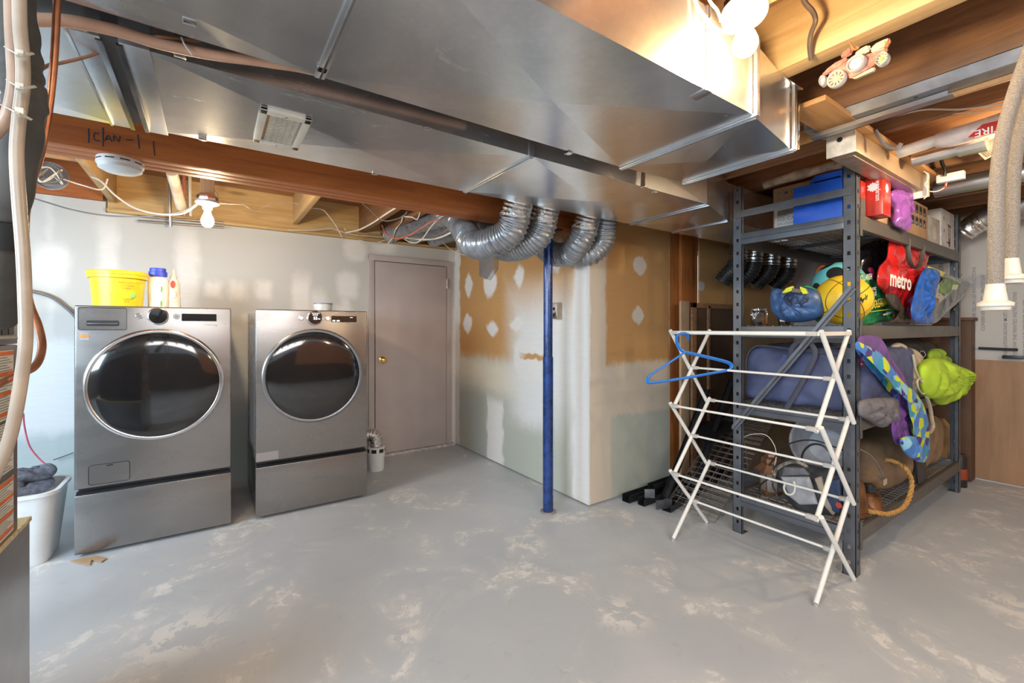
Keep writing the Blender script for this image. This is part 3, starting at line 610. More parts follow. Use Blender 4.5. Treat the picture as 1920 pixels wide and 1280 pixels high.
# ---- lint bucket beside the dryer
bx, by = PZ(706, 885, 0).x+.02, PZ(706, 885, 0).y+.07
t = thing('vent_bucket', 'small white bucket lint trap with a foil dryer hose, beside the dryer', 'lint trap', (bx, by, 0)); Mt = Matrix.Translation((bx, by, 0))
MB().lathe([(.001, 0), (.062, 0), (.064, .01), (.070, .135), (.074, .137), (.074, .148), (.070, .15), (.001, .15)], 32, Mt, False).build('bucket', M['white'], t)
MB().lathe([(.066, .15), (.072, .152), (.072, .195), (.066, .20), (.05, .203), (.001, .203)], 32, Mt, False).build('cap', M['white'], t)
for k in range(7):
    a = k*2*pi/7-.35; m = MB(); m.quadbox([(bx+.073*cos(a+q), by+.073*sin(a+q), z) for q, z in ((-.28, .158), (0, .158), (.28, .158), (.28, .188), (0, .188), (-.28, .188))], (.002*cos(a), .002*sin(a), 0)); m.build('vent_slot', M['black'], t)
MB().tube([(bx, by, .20), (bx+.0, by, .25), (bx-.02, by, .30), (bx-.07, by+.01, .31), (bx-.12, by+.03, .28), (bx-.2, by+.06, .25)], .052, 24, 14, True, rf=lambda s: 1+.10*sin(s*170)).build('foil_hose', M['foil'], t, ang=60)
# ================================================================== LAUNDRY TUB
tx0, tx1, ty0, ty1, tz = -1.25, -.655, 3.20, 3.57, .375
t = thing('laundry_tub', 'white plastic laundry tub full of grey towels between furnace and washer', 'laundry tub', ((tx0+tx1)/2, (ty0+ty1)/2, 0))
def rr(x0, x1, y0, y1, r, n=6):
    o = []
    for cx, cy, a0 in ((x1-r, y1-r, 0), (x0+r, y1-r, 90), (x0+r, y0+r, 180), (x1-r, y0+r, 270)):
        for k in range(n+1): a = R(a0+k*90/n); o.append((cx+r*cos(a), cy+r*sin(a)))
    return o
def loft(m, secs):
    rings = [[m.bm.verts.new((x, y, z)) for x, y in o] for o, z in secs]
    for a, b in zip(rings, rings[1:]):
        for i in range(len(a)): m.bm.faces.new((a[i], a[(i+1) % len(a)], b[(i+1) % len(a)], b[i]))
    m.bm.faces.new(rings[0][::-1]); m.bm.faces.new(rings[-1]); return m
loft(MB(), [(rr(tx0+.06, tx1-.05, ty0+.05, ty1-.05, .05), 0), (rr(tx0+.055, tx1-.045, ty0+.045, ty1-.045, .06), .01), (rr(tx0+.012, tx1-.012, ty0+.012, ty1-.012, .07), tz-.02), (rr(tx0, tx1, ty0, ty1, .08), tz-.018), (rr(tx0, tx1, ty0, ty1, .08), tz), (rr(tx0+.02, tx1-.02, ty0+.02, ty1-.02, .06), tz), (rr(tx0+.03, tx1-.03, ty0+.03, ty1-.03, .06), tz-.05)]).build('tub', M['white'], t)
tw = simple('grey_terry_towel', (.17, .175, .21), .95, var=.2, sc=60, bmp=1.0, bs=260)
def towel(name, label, c, sx, sy, T, seed, rot=0):
    out = [V(c)+V((sx*cos(a)*cos(rot)-sy*sin(a)*sin(rot), sx*cos(a)*sin(rot)+sy*sin(a)*cos(rot), .02*sin(3*a))) for a in [k*pi/5 for k in range(10)]]
    tag(MB().pouch(out, (0, 0, 1), T, .035, 7, 16, 80, seed, 3).build(name, tw), label, 'towel', 'grey towels in the laundry tub')
towel('bath_towel', 'grey terry towel at the bottom of the pile in the laundry tub', (-.97, 3.39, tz+.005), .27, .13, .10, 1)
towel('bath_towel', 'grey terry towel folded on top of the pile, nearest the washer', (-.86, 3.42, tz+.06), .16, .11, .07, 2, .2)
towel('bath_towel', 'grey terry towel slumped over the front rim of the tub', (-.99, 3.31, tz+.03), .19, .09, .07, 5, .15)
# red strap and armoured cable on the wall behind
tag(MB().tube([PY(44, 775, 3.7), PY(46, 800, 3.7), PY(55, 835, 3.65), PY(72, 858, 3.6), PY(88, 872, 3.5)], .004, 8, 8).build('red_string', simple('red_cord', (.5, .06, .12), .5)), 'thin red cord hanging from the furnace into the laundry tub', 'cord')
P = cat([PY(u, v, 4.165) for u, v in ((20, 541), (60, 546), (95, 556), (120, 573), (142, 594), (160, 625))], 24); P = resample_open(P, 160)
tag(MB().tube(P, .013, 10, 1, False, rf=lambda s: .88+.12*(int(round(s*159)) % 2)).build('armoured_cable', M['galvd']), 'grey armoured cable curving across the back wall behind the washer', 'cable')
tag(MB().tube([PY(u, v, 4.15) for u, v in ((100, 862), (120, 855), (138, 848))], .003, 6, 4).build('thin_wire', M['cablek']), 'short black cord on the wall between tub and washer', 'cord')
# ================================================================== FURNACE
FX = -.49
t = thing('furnace', 'tall metal furnace cabinet with warning labels at the left edge of the view', 'furnace', (-.8, 1.7, 0))
MB().box(-1.15, FX, 1.2, 2.09, 0, .592, .003).build('return_plenum', galv('plenum_base', (.50, .49, .48), .35, axis='Z'), t)
MB().box(-1.15, FX+.004, 1.2, 2.094, .588, .602, .002).build('plenum_rim', simple('insulation_edge', (.60, .50, .30), .8, var=.15, sc=40), t)
MB().box(-1.05, FX, 1.45, 1.98, .602, 1.17, .004).build('cabinet', simple('brown_enamel', (.17, .13, .11), .35, .3), t)
MB().box(-1.05, FX, 1.45, 1.98, 1.172, 1.335, .004).build('coil_cabinet', M['galvd'], t)
MB().box(-.95, FX-.02, 1.5, 1.90, 1.335, 1.87, .002).build('supply_plenum', M['galvy'], t)
for z0, z1, mt in ((.955, 1.155, 0), (.80, .945, 1), (.615, .78, 0)):
    lb = MB().box(FX, FX+.001, 1.5, 1.94, z0, z1).build('warning_label', simple('cream_label', (.70, .66, .58), .6, var=.03), t)
    m = MB()
    for k in range(int((z1-z0)/.0075)):
        m.box(FX+.001, FX+.0014, 1.62, 1.93-.02*((k*7) % 3), z0+.006+k*.0075, z0+.0085+k*.0075)
    m.build('small_print', M['printg'], lb)
    if not mt:
        m = MB()
        for k in range(4): m.box(FX+.0013, FX+.0019, 1.5, 1.938, z1-.014-k*(z1-z0)*.29, z1-.003-k*(z1-z0)*.29)
        m.build('orange_band', simple('warning_orange', (.75, .16, .03), .5), lb)
for z in (1.19, 1.255, 1.32): MB().box(FX-.001, FX+.006, 1.46, 1.97, z-.004, z+.004, .001).build('cabinet_ridge', M['galvd'], t)
for k in range(3): MB().box(FX, FX+.002, 1.80+k*.05, 1.84+k*.05, 1.2, 1.25).build('access_slot', M['black'], t)
# pipes and lines at the left edge
ki = simple('black_foam_insulation', (.075, .068, .06), .85, var=.2)
t = thing('insulated_refrigerant_line', 'thick black foam insulated line with zip ties at the upper left edge', 'pipe', PD(40, 200, .8))
MB().tube([PD(u, v, d) for u, v, d in ((24, -60, .80), (30, 40, .80), (37, 96, .80), (40, 130, .8), (42, 158, .80), (50, 185, .8), (44, 215, .80), (34, 300, .82), (14, 400, .86), (4, 480, .9), (0, 600, 1.0))], .029, 16, 10, True, rf=lambda s: 1+.06*sin(s*60)).build('insulation', ki, t)
MB().tube([PD(8, 405, .86), PD(8, 430, .87), PD(6, 455, .88)], .034, 16, 6).build('black_tape', M['cablek'], t)
t2 = thing('drain_hoses', 'two cloudy white plastic hoses strapped to the black insulated line', 'hose', PD(40, 300, .75))
hm = simple('cloudy_white_hose', (.42, .33, .25), .35, var=.1)
MB().tube([PD(u, v, .74) for u, v in ((36, -60), (37, 40), (42, 100), (43, 160), (36, 220), (31, 290), (36, 380), (43, 470), (47, 560), (48, 640), (40, 710), (26, 790), (8, 850), (-30, 930))], .0092, 12, 8).build('hose', hm, t2)
MB().tube([PD(u, v, .75) for u, v in ((20, -60), (22, 40), (25, 100), (27, 150), (22, 190), (10, 225), (-20, 262))], .0095, 12, 8).build('hose', simple('pinkish_hose', (.42, .28, .20), .4, var=.1), t2)
for v, u0, u1 in ((98, 10, 62), (160, 14, 66), (206, 2, 58)):
    MB().tube([PD(u0, v-10, .765), PD((u0+u1)/2, v+4, .705), PD(u1, v+(2 if v < 200 else 18), .765)], .0026, 8, 8, flat=.5).box(*[q for a in range(3) for q in (PD(38, v+3, .715)[a]-.005, PD(38, v+3, .715)[a]+.005)], .001).build('zip_tie', simple('zip_tie_nylon', (.72, .66, .55), .4), t2)
tag(MB().tube([PD(u, v, d) for u, v, d in ((109, -70, .86), (107, 0, .86), (104, 70, .86), (99, 140, .86), (90, 215, .86), (76, 290, .86), (58, 350, .87), (48, 410, .88), (48, 480, .88), (54, 560, .87), (72, 610, .86), (79, 650, .84), (66, 686, .8), (30, 704, .76), (-20, 728, .72))], .0062, 12, 8).build('copper_pipe', M['copper']), 'bare copper tube bending down past the furnace at the left', 'pipe')
tag(MB().tube([PD(66, 137, .92), PD(92, 122, .98), PD(110, 119, 1.0), PD(170, 104, 1.03), PD(235, 80, 1.06), (PY(290, 69, 1.27)), PY(340, 73, 1.275), PY(372, 76, 1.28), PY(398, 66, 1.28)], .0038, 8, 8).build('brown_cable', simple('brown_cable', (.28, .12, .06), .5)), 'brown cable slanting up across the plenum into the gap between ducts', 'cable')
q = thing('drain_pipe', 'long pinkish plastic pipe running along the gap between the two ducts', 'pipe', (-.1, 1.27, 1.85))
MB().tube([PY(-60, 28, 1.255), PY(60, 37, 1.255), PY(130, 40, 1.26), PY(220, 58, 1.27), PY(300, 82, 1.275), PY(400, 103, 1.28), PY(500, 117, 1.28), PY(620, 140, 1.28), PY(900, 215, 1.28)], .0125, 14, 8).build('pipe', simple('pinkish_pipe', (.62, .36, .24), .45, var=.08), q)
MB().tube([PY(340, 70, 1.262), PY(347, 85, 1.258), PY(361, 103, 1.262)], .002, 6, 4).build('zip_tie', M['cable'], q)
# small return grille bracket, smoke alarm
t = thing('smoke_alarm', 'round white smoke alarm fixed under the orange beam', 'smoke alarm', (-.29, 2.28, 1.83)); Ms = Matrix.Translation((-.29, 2.28, bmz-.001))@Matrix.Rotation(pi, 4, 'X')
MB().lathe([(.001, 0), (.070, 0), (.072, .006), (.072, .022), (.066, .024)], 40, Ms, False).build('base', M['white'], t)
MB().lathe([(.066, .020), (.068, .024), (.066, .038), (.050, .047), (.001, .049)], 40, Ms, False).build('cover', M['white'], t)
for k in range(10):
    a = k*2*pi/10; MB().bar(V((-.29+.0725*cos(a-.2), 2.28+.0725*sin(a-.2), bmz-.014)), V((-.29+.0725*cos(a+.2), 2.28+.0725*sin(a+.2), bmz-.014)), .003, .004).build('vent_slot', M['black'], t)
# ================================================================== LAMPS
def lamp(name, label, x, y, z, group, tilt=(0, 0)):
    """porcelain lampholder (disc underside at z) with a bare glowing bulb below it"""
    t = thing(name, label, 'lamp', (x, y, z), group); T = Matrix.Translation((x, y, z))@Matrix.Rotation(tilt[0], 4, 'X')@Matrix.Rotation(tilt[1], 4, 'Y')
    MB().lathe([(.001, .05), (.05, .05), (.05, .018), (.048, .014)], 8, T, False).build('junction_box', M['chrome'], t)
    MB().lathe([(.001, .016), (.052, .016), (.057, .010), (.056, .003), (.044, -.004), (.026, -.010), (.022, -.03), (.018, -.032), (.001, -.032)], 40, T, False).build('lampholder', M['porc'], t)
    MB().lathe([(.001, -.028), (.0145, -.03), (.015, -.045), (.018, -.058), (.026, -.074), (.0305, -.092), (.029, -.108), (.021, -.121), (.010, -.127), (.001, -.128)], 20, T, False).build('bulb', M['bulb'], t)
    return t
L1 = (1.172, .62, 2.052); L2 = (-.014, 2.96, 1.905)
lg = 'bare bulb lamps'
lamp('bare_bulb_lamp', 'glowing bare bulb in a white porcelain holder beside the main duct', *L1, lg, (R(-9), R(14)))
lamp('bare_bulb_lamp', 'glowing bare bulb hanging in front of the back wall above the washer', *L2, lg)
lamp('bare_bulb_lamp', 'bare bulb lamp on the joists outside the right edge of the view', 2.76, .22, 2.06, lg)
lamp('bare_bulb_lamp', 'bare bulb lamp added behind the camera to warm the dryer reflection', 2.0, -1.45, 2.06, lg)  # unseen bulb, added so the rear wall and dryer reflection turn warm
wb_ = thing('lamp_block', 'pale wooden block holding the bulb lamp above the washers', 'block', (L2[0], L2[1], 1.95))
MB().box(L2[0]-.033, L2[0]+.033, L2[1]-.02, L2[1]+.02, 1.957, 2.345, .003).build('block', wood('rough_block', (.62, .42, .22), (.5, .32, .15), 'Z'), wb_)
MB().box(-.164-.019, -.164+.15, 2.93, 2.968, 2.11, 2.345, .002).build('cross_piece', M['joist'], wb_)
MB().box(L1[0]-.05, L1[0]+.05, L1[1]-.03, L1[1]+.03, 2.104, 2.112).build('mounting_plate', M['chrome'], ce)
# cables round the near lamp
def cable(name, label, pts, r, mt, cat_='cable', fl=1.0): return tag(MB().tube(pts, r, 8, 8, flat=fl).build(name, mt), label, cat_)
for i, (pts, r, lab) in enumerate((
    ([(1290, -40), (1302, 0), (1320, 30), (1345, 55), (1375, 62)], .0045, 'thick cream cable swinging under the near bulb lamp'),
    ([(1318, -40), (1330, 0), (1345, 20), (1352, 40)], .0042, 'cream cable dropping to the left of the near lamp box'),
    ([(1260, -30), (1290, 5), (1306, 22), (1332, 48)], .004, 'cream cable twisted beside the top edge of the main duct'))):
    cable('lamp_cable', lab, [PD(u, v, 1.16+.02*i) for u, v in pts], r, M['cable'])
cable('looped_wire', 'thin bare wire coiled at the main duct edge next to the bulb', [PD(u, v, 1.2) for u, v in ((1306, 40), (1304, 25), (1310, 18), (1322, 28), (1330, 45), (1322, 52), (1312, 48), (1318, 35), (1332, 32), (1330, -5), (1326, -40))], .0022, M['galvd'], 'wire')
cable('dark_cable', 'dark armoured cable entering a hole in the pale joist near the bulb', [PX(1500, -40, 1.50), PX(1507, 0, 1.52), PX(1524, 22, 1.54), PX(1529, 40, 1.55), PX(1521, 62, 1.57), PX(1518, 85, 1.59), PX(1521, 112, 1.62)], .0075, simple('rusty_cable_sheath', (.14, .10, .08), .5, .4))
# ---- cables behind the beam, px lists at a depth
cb = [('drooping_cable', 'pale cable drooping from the joist to the lamp above the washer', [(172, 331), (190, 340), (215, 365), (245, 386), (275, 397), (310, 402), (345, 399), (372, 381)], 3.3, 2.98, .005, 'cable'),
 ('drooping_cable', 'dark cable sagging along the back wall towards the far lamp', [(48, 367), (90, 380), (135, 393), (190, 403), (250, 406), (310, 402), (350, 393), (371, 380)], 3.9, 3.0, .0045, 'cableg'),
 ('thin_cable', 'thin white cable running right from the far lamp to the joist', [(402, 380), (430, 382), (455, 383), (468, 390), (482, 393), (510, 382), (535, 379), (560, 382)], 3.0, 3.6, .0032, 'cable'),
 ('thin_cable', 'white cable hanging beside the yellow joist and knotted at the wall top', [(584, 390), (605, 393), (616, 404), (628, 420), (637, 436), (643, 445), (650, 434), (645, 428)], 3.7, 3.95, .004, 'cable'),
 ('thick_cable', 'thick white cable rising from the wall top knot to the orange beam', [(648, 436), (672, 431), (695, 420), (718, 405), (740, 391), (756, 384)], 3.9, 2.4, .0055, 'cable'),
 ('flat_cable', 'cream cable lying along the top of the back wall', [(540, 431), (590, 431), (620, 428), (640, 434), (665, 440), (700, 443), (725, 445)], 4.0, 4.1, .0045, 'cable'),
 ('water_line', 'red flexible water line curving among the cables below the beam', [(716, 422), (725, 438), (742, 447), (765, 442), (790, 428), (808, 416), (830, 408)], 3.6, 2.7, .006, 'pex'),
 ('thin_cable', 'white cable drooping in a U in front of the grey flexible ducts', [(752, 443), (765, 452), (780, 455), (793, 446), (806, 428), (822, 410), (832, 405)], 3.5, 2.6, .0042, 'cable'),
 ('cable_bundle', 'bundle of pale cables sweeping up to the leftmost flexible duct', [(760, 446), (800, 449), (825, 445), (850, 433), (868, 418), (880, 408)], 3.3, 2.5, .0065, 'cable'),
 ('cable_bundle', 'grey cables running beside the bundle under the flexible ducts', [(770, 444), (805, 444), (828, 437), (848, 424), (872, 410)], 3.35, 2.55, .0055, 'cableg'),
 ('thin_cable', 'white cable sagging across the top of the tan closet wall', [(828, 453), (842, 465), (858, 474), (878, 479), (893, 472), (903, 463), (918, 455)], 3.9, 2.9, .0038, 'cable'),
 ('dark_wire', 'dark wire loop hanging from the beam beside the thick white cable', [(680, 382), (692, 392), (705, 405), (722, 414), (742, 411), (757, 404), (764, 395)], 3.2, 2.7, .0028, 'cableg'),
 ('dark_wire', 'frayed dark cable end hanging down to the top of the door', [(764, 395), (757, 412), (746, 428), (740, 442), (737, 455)], 2.7, 3.6, .0045, 'cablek'),
 ('thin_cable', 'white cable tangled with the frayed dark cable above the door', [(755, 405), (752, 418), (742, 430), (738, 443), (728, 456)], 2.8, 3.7, .0045, 'cable'),
 ('thin_cable', 'thin cream cable curling under the beam near the flexible ducts', [(758, 406), (772, 407), (782, 411), (787, 400), (788, 392)], 2.7, 2.45, .0032, 'cable'),
 ('thin_cable', 'thin white cable lying along the drywall above the door', [(672, 449), (690, 454), (705, 455), (722, 450)], 4.12, 4.1, .0035, 'cable')]
for nm, lab, pts, y0, y1, r, mt in cb:
    cable(nm, lab, [PY(u, v, y0+(y1-y0)*i/(len(pts)-1)) for i, (u, v) in enumerate(pts)], r, M[mt])
# pipes near the far lamp
tag(MB().cyl(PY(322, 322, 3.3), PY(340, 388, 3.6), .030, n=18).build('plastic_vent_pipe', simple('scuffed_pale_pipe', (.60, .52, .42), .5, var=.2)), 'pale plastic pipe coming down behind the beam left of the far bulb', 'pipe')
for u, mt, lab in ((318, 'galvd', 'thin grey conduit dropping to the wall top left of the far bulb'), (345, 'pex', 'red water pipe standing left of the far bulb'), (356, 'cable', 'white insulated pipe just left of the far bulb')):
    tag(MB().tube([PY(u, 328, 4.0), PY(u+1, 380, 4.0), PY(u+2, 425 if u == 318 else 405, 4.02)], .010, 10, 4).build('riser_pipe', M[mt]), lab, 'pipe')
tag(MB().tube([PY(398, 325, 3.6), PY(397, 345, 3.6), PY(402, 358, 3.6), PY(408, 368, 3.6), PY(404, 377, 3.6)], .006, 8, 6).build('hooked_pipe', M['cableg']), 'small dark hooked pipe just right of the far lamp block', 'pipe')
for i, (v0, v1, mt, lab) in enumerate(((405, 417, 'galvd', 'upper grey conduit running along the top of the back wall'), (414, 426, 'galvd', 'lower grey conduit running along the top of the back wall'))):
    tag(MB().tube([PY(258, v0, 4.13), PY(340, (v0+v1)/2, 4.13), PY(418, v1, 4.13)], .009, 10, 4).build('wall_conduit', M[mt]), lab, 'conduit')
# electrical box on the blocking
ob = thing('ceiling_electrical_box', 'round metal electrical box with tangled white wires at the upper left', 'electrical box', PY(95, 330, 3.28))
c = PY(95, 330, 3.28); Mo = Matrix.Translation(c)@MX
MB().lathe([(.001, -.012), (.070, -.012), (.072, .012), (.068, .012), (.066, -.006), (.001, -.006)], 28, Mo, False).build('box', M['galvd'], ob)
for k in range(4):
    pts = [c+V((.05*cos(k*1.7+j*1.3), -.02-.008*(j % 3), .045*sin(k*1.1+j*1.9))) for j in range(6)]
    MB().tube(pts, .003, 6, 8).build('wire', M['cable'] if k % 2 else M['cableg'], ob)
MB().tube([c+V((.05, -.01, -.01)), c+V((.13, -.01, -.03)), c+V((.2, .0, -.035)), c+V((.22, .015, .03))], .004, 6, 8).build('wire', M['cable'], ob)
# duct boot on the closet side wall, socket
bt = thing('duct_boot', 'bent sheet metal duct boot with foil tape on the tan closet wall', 'duct boot', PX(910, 500, 2.09))
p = [PX(u, v, 2.085) for u, v in ((898, 478), (927, 480), (926, 503), (913, 524), (898, 517))]
MB().quadbox([tuple(q) for q in p], (.04, 0, 0)).build('boot', M['galvy'], bt)
MB().pouch([PX(u, v, 2.09) for u, v in ((897, 462), (922, 464), (928, 482), (897, 480))], (1, 0, 0), .06, .012, 20, 6, 32).build('foil_tape', M['foil'], bt)
MB().box(2.10, 2.128, PX(888, 460, 2.11).y-.05, PX(888, 460, 2.11).y+.01, PX(888, 478, 2.11).z, PX(888, 455, 2.11).z).build('wood_block', M['joistb'], bt)
a, b = PX(1037, 568, 2.12), PX(1046, 598, 2.12)
so = thing('wall_socket', 'wall socket in a projecting metal box, half hidden by the blue post', 'socket', (2.11, (a.y+b.y)/2, b.z))
MB().box(2.085, 2.128, b.y-.035, b.y+.035, b.z, a.z, .003).build('box', simple('tan_metal_box', (.45, .36, .26), .5), so)
MB().box(2.082, 2.086, b.y-.03, b.y+.03, b.z+.004, a.z-.004, .002).build('face_plate', M['chrome'], so)
for dz in (.03, .075): MB().cyl((2.0815, b.y, b.z+dz), (2.079, b.y, b.z+dz), .012, n=12).build('outlet', M['black'], so)
# ================================================================== CERAMIC CAR on the pale joist
pk = simple('glazed_pink', (.42, .15, .11), .25, var=.25, sc=45, coat=.4); cr = simple('glazed_cream', (.52, .45, .26), .3, var=.12, sc=40, coat=.4); gw = simple('glazed_white', (.52, .49, .45), .3, var=.06)
CX = 1.60
car = thing('car_plaque', 'pink ceramic vintage car plaque with white spoked wheels hung on the pale joist', 'ornament', PX(1600, 130, CX))
def plate(name, pts, th, mt, dx=0, bev=.004):
    m = MB(); m.quadbox([tuple(PX(1480+u/8, 60+v/8, CX-dx)) for u, v in pts], (th, 0, 0))
    bmesh.ops.bevel(m.bm, geom=m.bm.edges[:], offset=bev, segments=2, affect='EDGES', clamp_overlap=True); m.build(name, mt, car)
plate('body', [(560, 640), (620, 580), (720, 520), (800, 470), (940, 400), (1180, 330), (1400, 240), (1490, 240), (1380, 340), (1300, 440), (1260, 530), (960, 690), (870, 680), (820, 620), (700, 600)], .014, pk)
plate('windscreen', [(760, 320), (920, 210), (950, 300), (870, 370), (780, 400)], .012, pk, .002)
plate('front_seat', [(960, 330), (1040, 250), (1180, 180), (1220, 220), (1210, 270), (1090, 330), (980, 370)], .014, cr, .003)
plate('rear_seat', [(1200, 270), (1260, 180), (1440, 90), (1500, 80), (1500, 130), (1440, 230), (1260, 320)], .014, cr, .003)
plate('seat_back', [(1470, 80), (1515, 90), (1490, 170), (1420, 250), (1400, 215), (1450, 150)], .016, simple('glazed_orange', (.55, .18, .07), .3, coat=.4), .006)
plate('bonnet', [(470, 640), (520, 580), (580, 560), (700, 470), (760, 400), (870, 380), (900, 420), (720, 530), (600, 600), (520, 650)], .012, pk, .002)
MB().tube([PX(1480+u/8, 60+v/8, CX-.006) for u, v in ((905, 150), (925, 195), (950, 235), (985, 265), (1040, 235), (1000, 225))], .0028, 6, 5).build('steering_wheel', simple('glazed_brown', (.35, .14, .05), .3), car)
def wheel(u, v, ru, rv, spokes, nm='wheel', hub=cr):
    c = PX(1480+u/8, 60+v/8, CX-.006); p = PX(1480+(u+ru)/8, 60+v/8, CX-.006); q = PX(1480+u/8, 60+(v+rv)/8, CX-.006)
    ry, rz = abs(p.y-c.y), abs(q.z-c.z)*.86; Mw = Matrix.Translation(c)@Matrix.Diagonal((1, ry, rz, 1))@Matrix.Rotation(-pi/2, 4, 'Y')
    w_ = MB().lathe([(.78, 0), (.80, .010), (.90, .014), (1, .008), (1, -.006), (.78, -.006)], 36, Mw, False).build(nm, gw, car, ang=70)
    MB().lathe([(.001, .001), (.80, .001), (.80, -.004), (.001, -.004)], 30, Mw, False).build('wheel_disc', simple('dark_spoke_gap', (.16, .12, .09), .5) if spokes else gw, w_)
    for k in range(10 if spokes else 0):
        a = k*pi/5+.2; e = Mw@V((.76*cos(a), .76*sin(a), .004)); MB().cyl(Mw@V((.1*cos(a), .1*sin(a), .004)), e, .0022, .003, 6).build('spoke', cr, w_)
    if spokes: MB().sphere(Mw@V((0, 0, .005)), .0055, 10).build('hub', hub, w_)
    else:
        MB().lathe([(.001, .012), (.3, .009), (.6, .004), (.68, .008), (.74, .002)], 30, Mw, False).build('hub_cap', gw, w_)
gold = simple('gold_hub', (.75, .42, .05), .3)
wheel(515, 740, 55, 95, False); wheel(715, 710, 145, 145, True); wheel(1010, 480, 150, 140, False, 'spare_wheel'); wheel(1405, 415, 105, 115, True, 'wheel', gold)
plate('running_board', [(940, 690), (1260, 520), (1290, 540), (1270, 570), (980, 700)], .016, cr, .004)
# ================================================================== CEILING RIGHT: plank, boxed light, tracks
pk_ = thing('wooden_plank', 'varnished wooden plank hung flat below the joists beside the car plaque', 'plank', (2.6, .755, 2.06))
MB().box(1.872, 3.40, .69, .822, 2.062, 2.082, .002).build('board', M['plankb'], pk_)
bx_ = thing('light_casing', 'long tan metal casing with a white holed end plate under the hanging plank', 'light fixture', (2.7, .77, 1.965))
MB().box(2.252, 3.22, .722, .822, 1.972, 2.061, .003).build('casing', simple('tan_painted_metal', (.36, .255, .16), .42, .3, var=.1, sc=6), bx_)
MB().box(2.246, 2.252, .718, .826, 1.966, 2.066, .002).build('end_plate', simple('chipped_white_metal', (.70, .66, .58), .5, var=.12, sc=30), bx_)
MB().cyl((2.2465, .775, 2.034), (2.2435, .775, 2.034), .0105, n=20).build('knockout_hole', M['black'], bx_)
MB().box(3.22, 3.235, .70, .84, 1.935, 2.062, .004).box(3.20, 3.235, .70, .705, 1.94, 2.06).build('end_bracket', M['cream'], bx_)
MB().box(2.3, 3.2, .742, .802, 1.967, 1.9725, .001).build('lower_lip', simple('rosy_metal', (.40, .30, .24), .35, .5), bx_)
# steel track along the second joist, duct boots between joists
tr = thing('steel_track', 'long perforated steel track fixed under the brown joist at the upper right', 'track', (2.15, 0, 2.08))
MB().box(2.112, 2.118, -.4, .86, 2.066, 2.11).box(2.118, 2.19, -.4, .86, 2.066, 2.069).box(2.112, 2.15, -.4, .86, 2.108, 2.11).build('channel', simple('dusty_steel', (.45, .43, .42), .45, .6), tr)
for yy in (-.05, .25, .5): MB().cyl((2.135, yy, 2.0655), (2.135, yy, 2.067), .006, n=10).build('slot', M['black'], tr)
MB().box(2.16, 2.166, .42, .84, 2.03, 2.064).box(2.118, 2.165, .40, .84, 2.03, 2.034).build('joint_plate', M['galvd'], tr)
tag(MB().box(2.20, 2.215, -.5, 1.0, 2.05, 2.11, .002).build('wood_strip', M['plankb']), 'thin wooden strip beside the steel track at the upper right', 'wood strip')
for i, (pts, x, r, lab) in enumerate((([(1600, 233), (1660, 222), (1730, 206), (1800, 205), (1870, 196), (1960, 178)], 2.5, .006, 'upper cream cable running across the brown joists'),
    ([(1620, 240), (1700, 225), (1780, 214), (1850, 208), (1960, 190)], 2.55, .0035, 'lower thin cream cable across the brown joists'),
    ([(1600, 268), (1560, 262), (1500, 258), (1475, 262)], 2.3, .004, 'pale cable passing left behind the hanging plank'))):
    cable('ceiling_cable', lab, [PX(u, v, x) for u, v in pts], r, M['cable'], fl=.6)
# white pipe with a red printed bag
X3 = 2.66
pp = thing('white_drain_pipe', 'white plastic pipe slung under the joists wrapped in a red printed bag', 'pipe', PX(1780, 262, X3))
MB().cyl(PX(1683, 287, X3), PX(1760, 262, X3), .025, n=20).build('pipe', simple('aged_white_pipe', (.74, .66, .58), .4), pp)
MB().tube([PX(1755, 264, X3), PX(1790, 256, X3), PX(1840, 242, X3), PX(1900, 222, X3), PX(1960, 200, X3)], .040, 18, 6, rf=lambda s: .75+.25*min(1, s*5)).build('plastic_wrap', simple('milky_plastic_wrap', (.70, .60, .54), .3, bmp=.6, bs=40), pp)
a = [PX(u, v, X3-.055) for u, v in ((1815, 257), (1842, 233), (1878, 224), (1930, 210), (1930, 236), (1870, 248))]
MB().quadbox([tuple(q) for q in a], (.006, 0, 0)).build('red_label', simple('red_bag_print', (.52, .03, .02), .3), pp)
d = (PX(1847, 247, X3)-PX(1880, 238, X3)); text('lettering', 'TIRE', .040, PX(1880, 231, X3-.057), d, (0, 0, -1), M['printw'], pp, bold=.01)
tag(MB().tube([PX(1640, 243, 2.36), PX(1652, 262, 2.4), PX(1664, 275, 2.42), PX(1680, 278, 2.44), PX(1690, 268, 2.44)], .008, 10, 6).build('black_hose', M['cableg']), 'short dark hose looping below the joists left of the white pipe', 'hose')
rd = thing('round_ceiling_duct', 'round galvanised duct running under the joists left of the foam hoses', 'duct', PX(1840, 340, 3.6))
MB().cyl((3.62, .76, 2.06), (3.62, -.5, 2.06), .05, n=24).build('pipe', M['galvy'], rd)
MB().cyl(PX(1712, 300, 2.84), PX(1800, 277, 2.84), .033, n=20).cyl(PX(1795, 278, 2.84), PX(1850, 262, 2.84), .040, .05, 20).build('branch_pipe', M['galv'], rd)
vg = thing('square_ceiling_grille', 'square cream ceiling grille tilted beside the foam hoses at the upper right', 'vent grille', PX(1850, 275, 3.0))
gp = [PX(u, v, X) for u, v, X in ((1820, 274, 3.1), (1868, 251, 3.05), (1908, 268, 3.15), (1847, 300, 3.2))]
MB().quadbox([tuple(q) for q in gp], (0, 0, .012)).build('frame', M['cream'], vg)
m = MB(); cg = sum(gp, V())/4
for i in range(12):
    t_ = .14+.72*i/11; A = gp[0].lerp(gp[1], t_); B = gp[3].lerp(gp[2], t_); m.bar(A.lerp(B, .12)-V((0, 0, .003)), A.lerp(B, .88)-V((0, 0, .003)), .0045, .004)
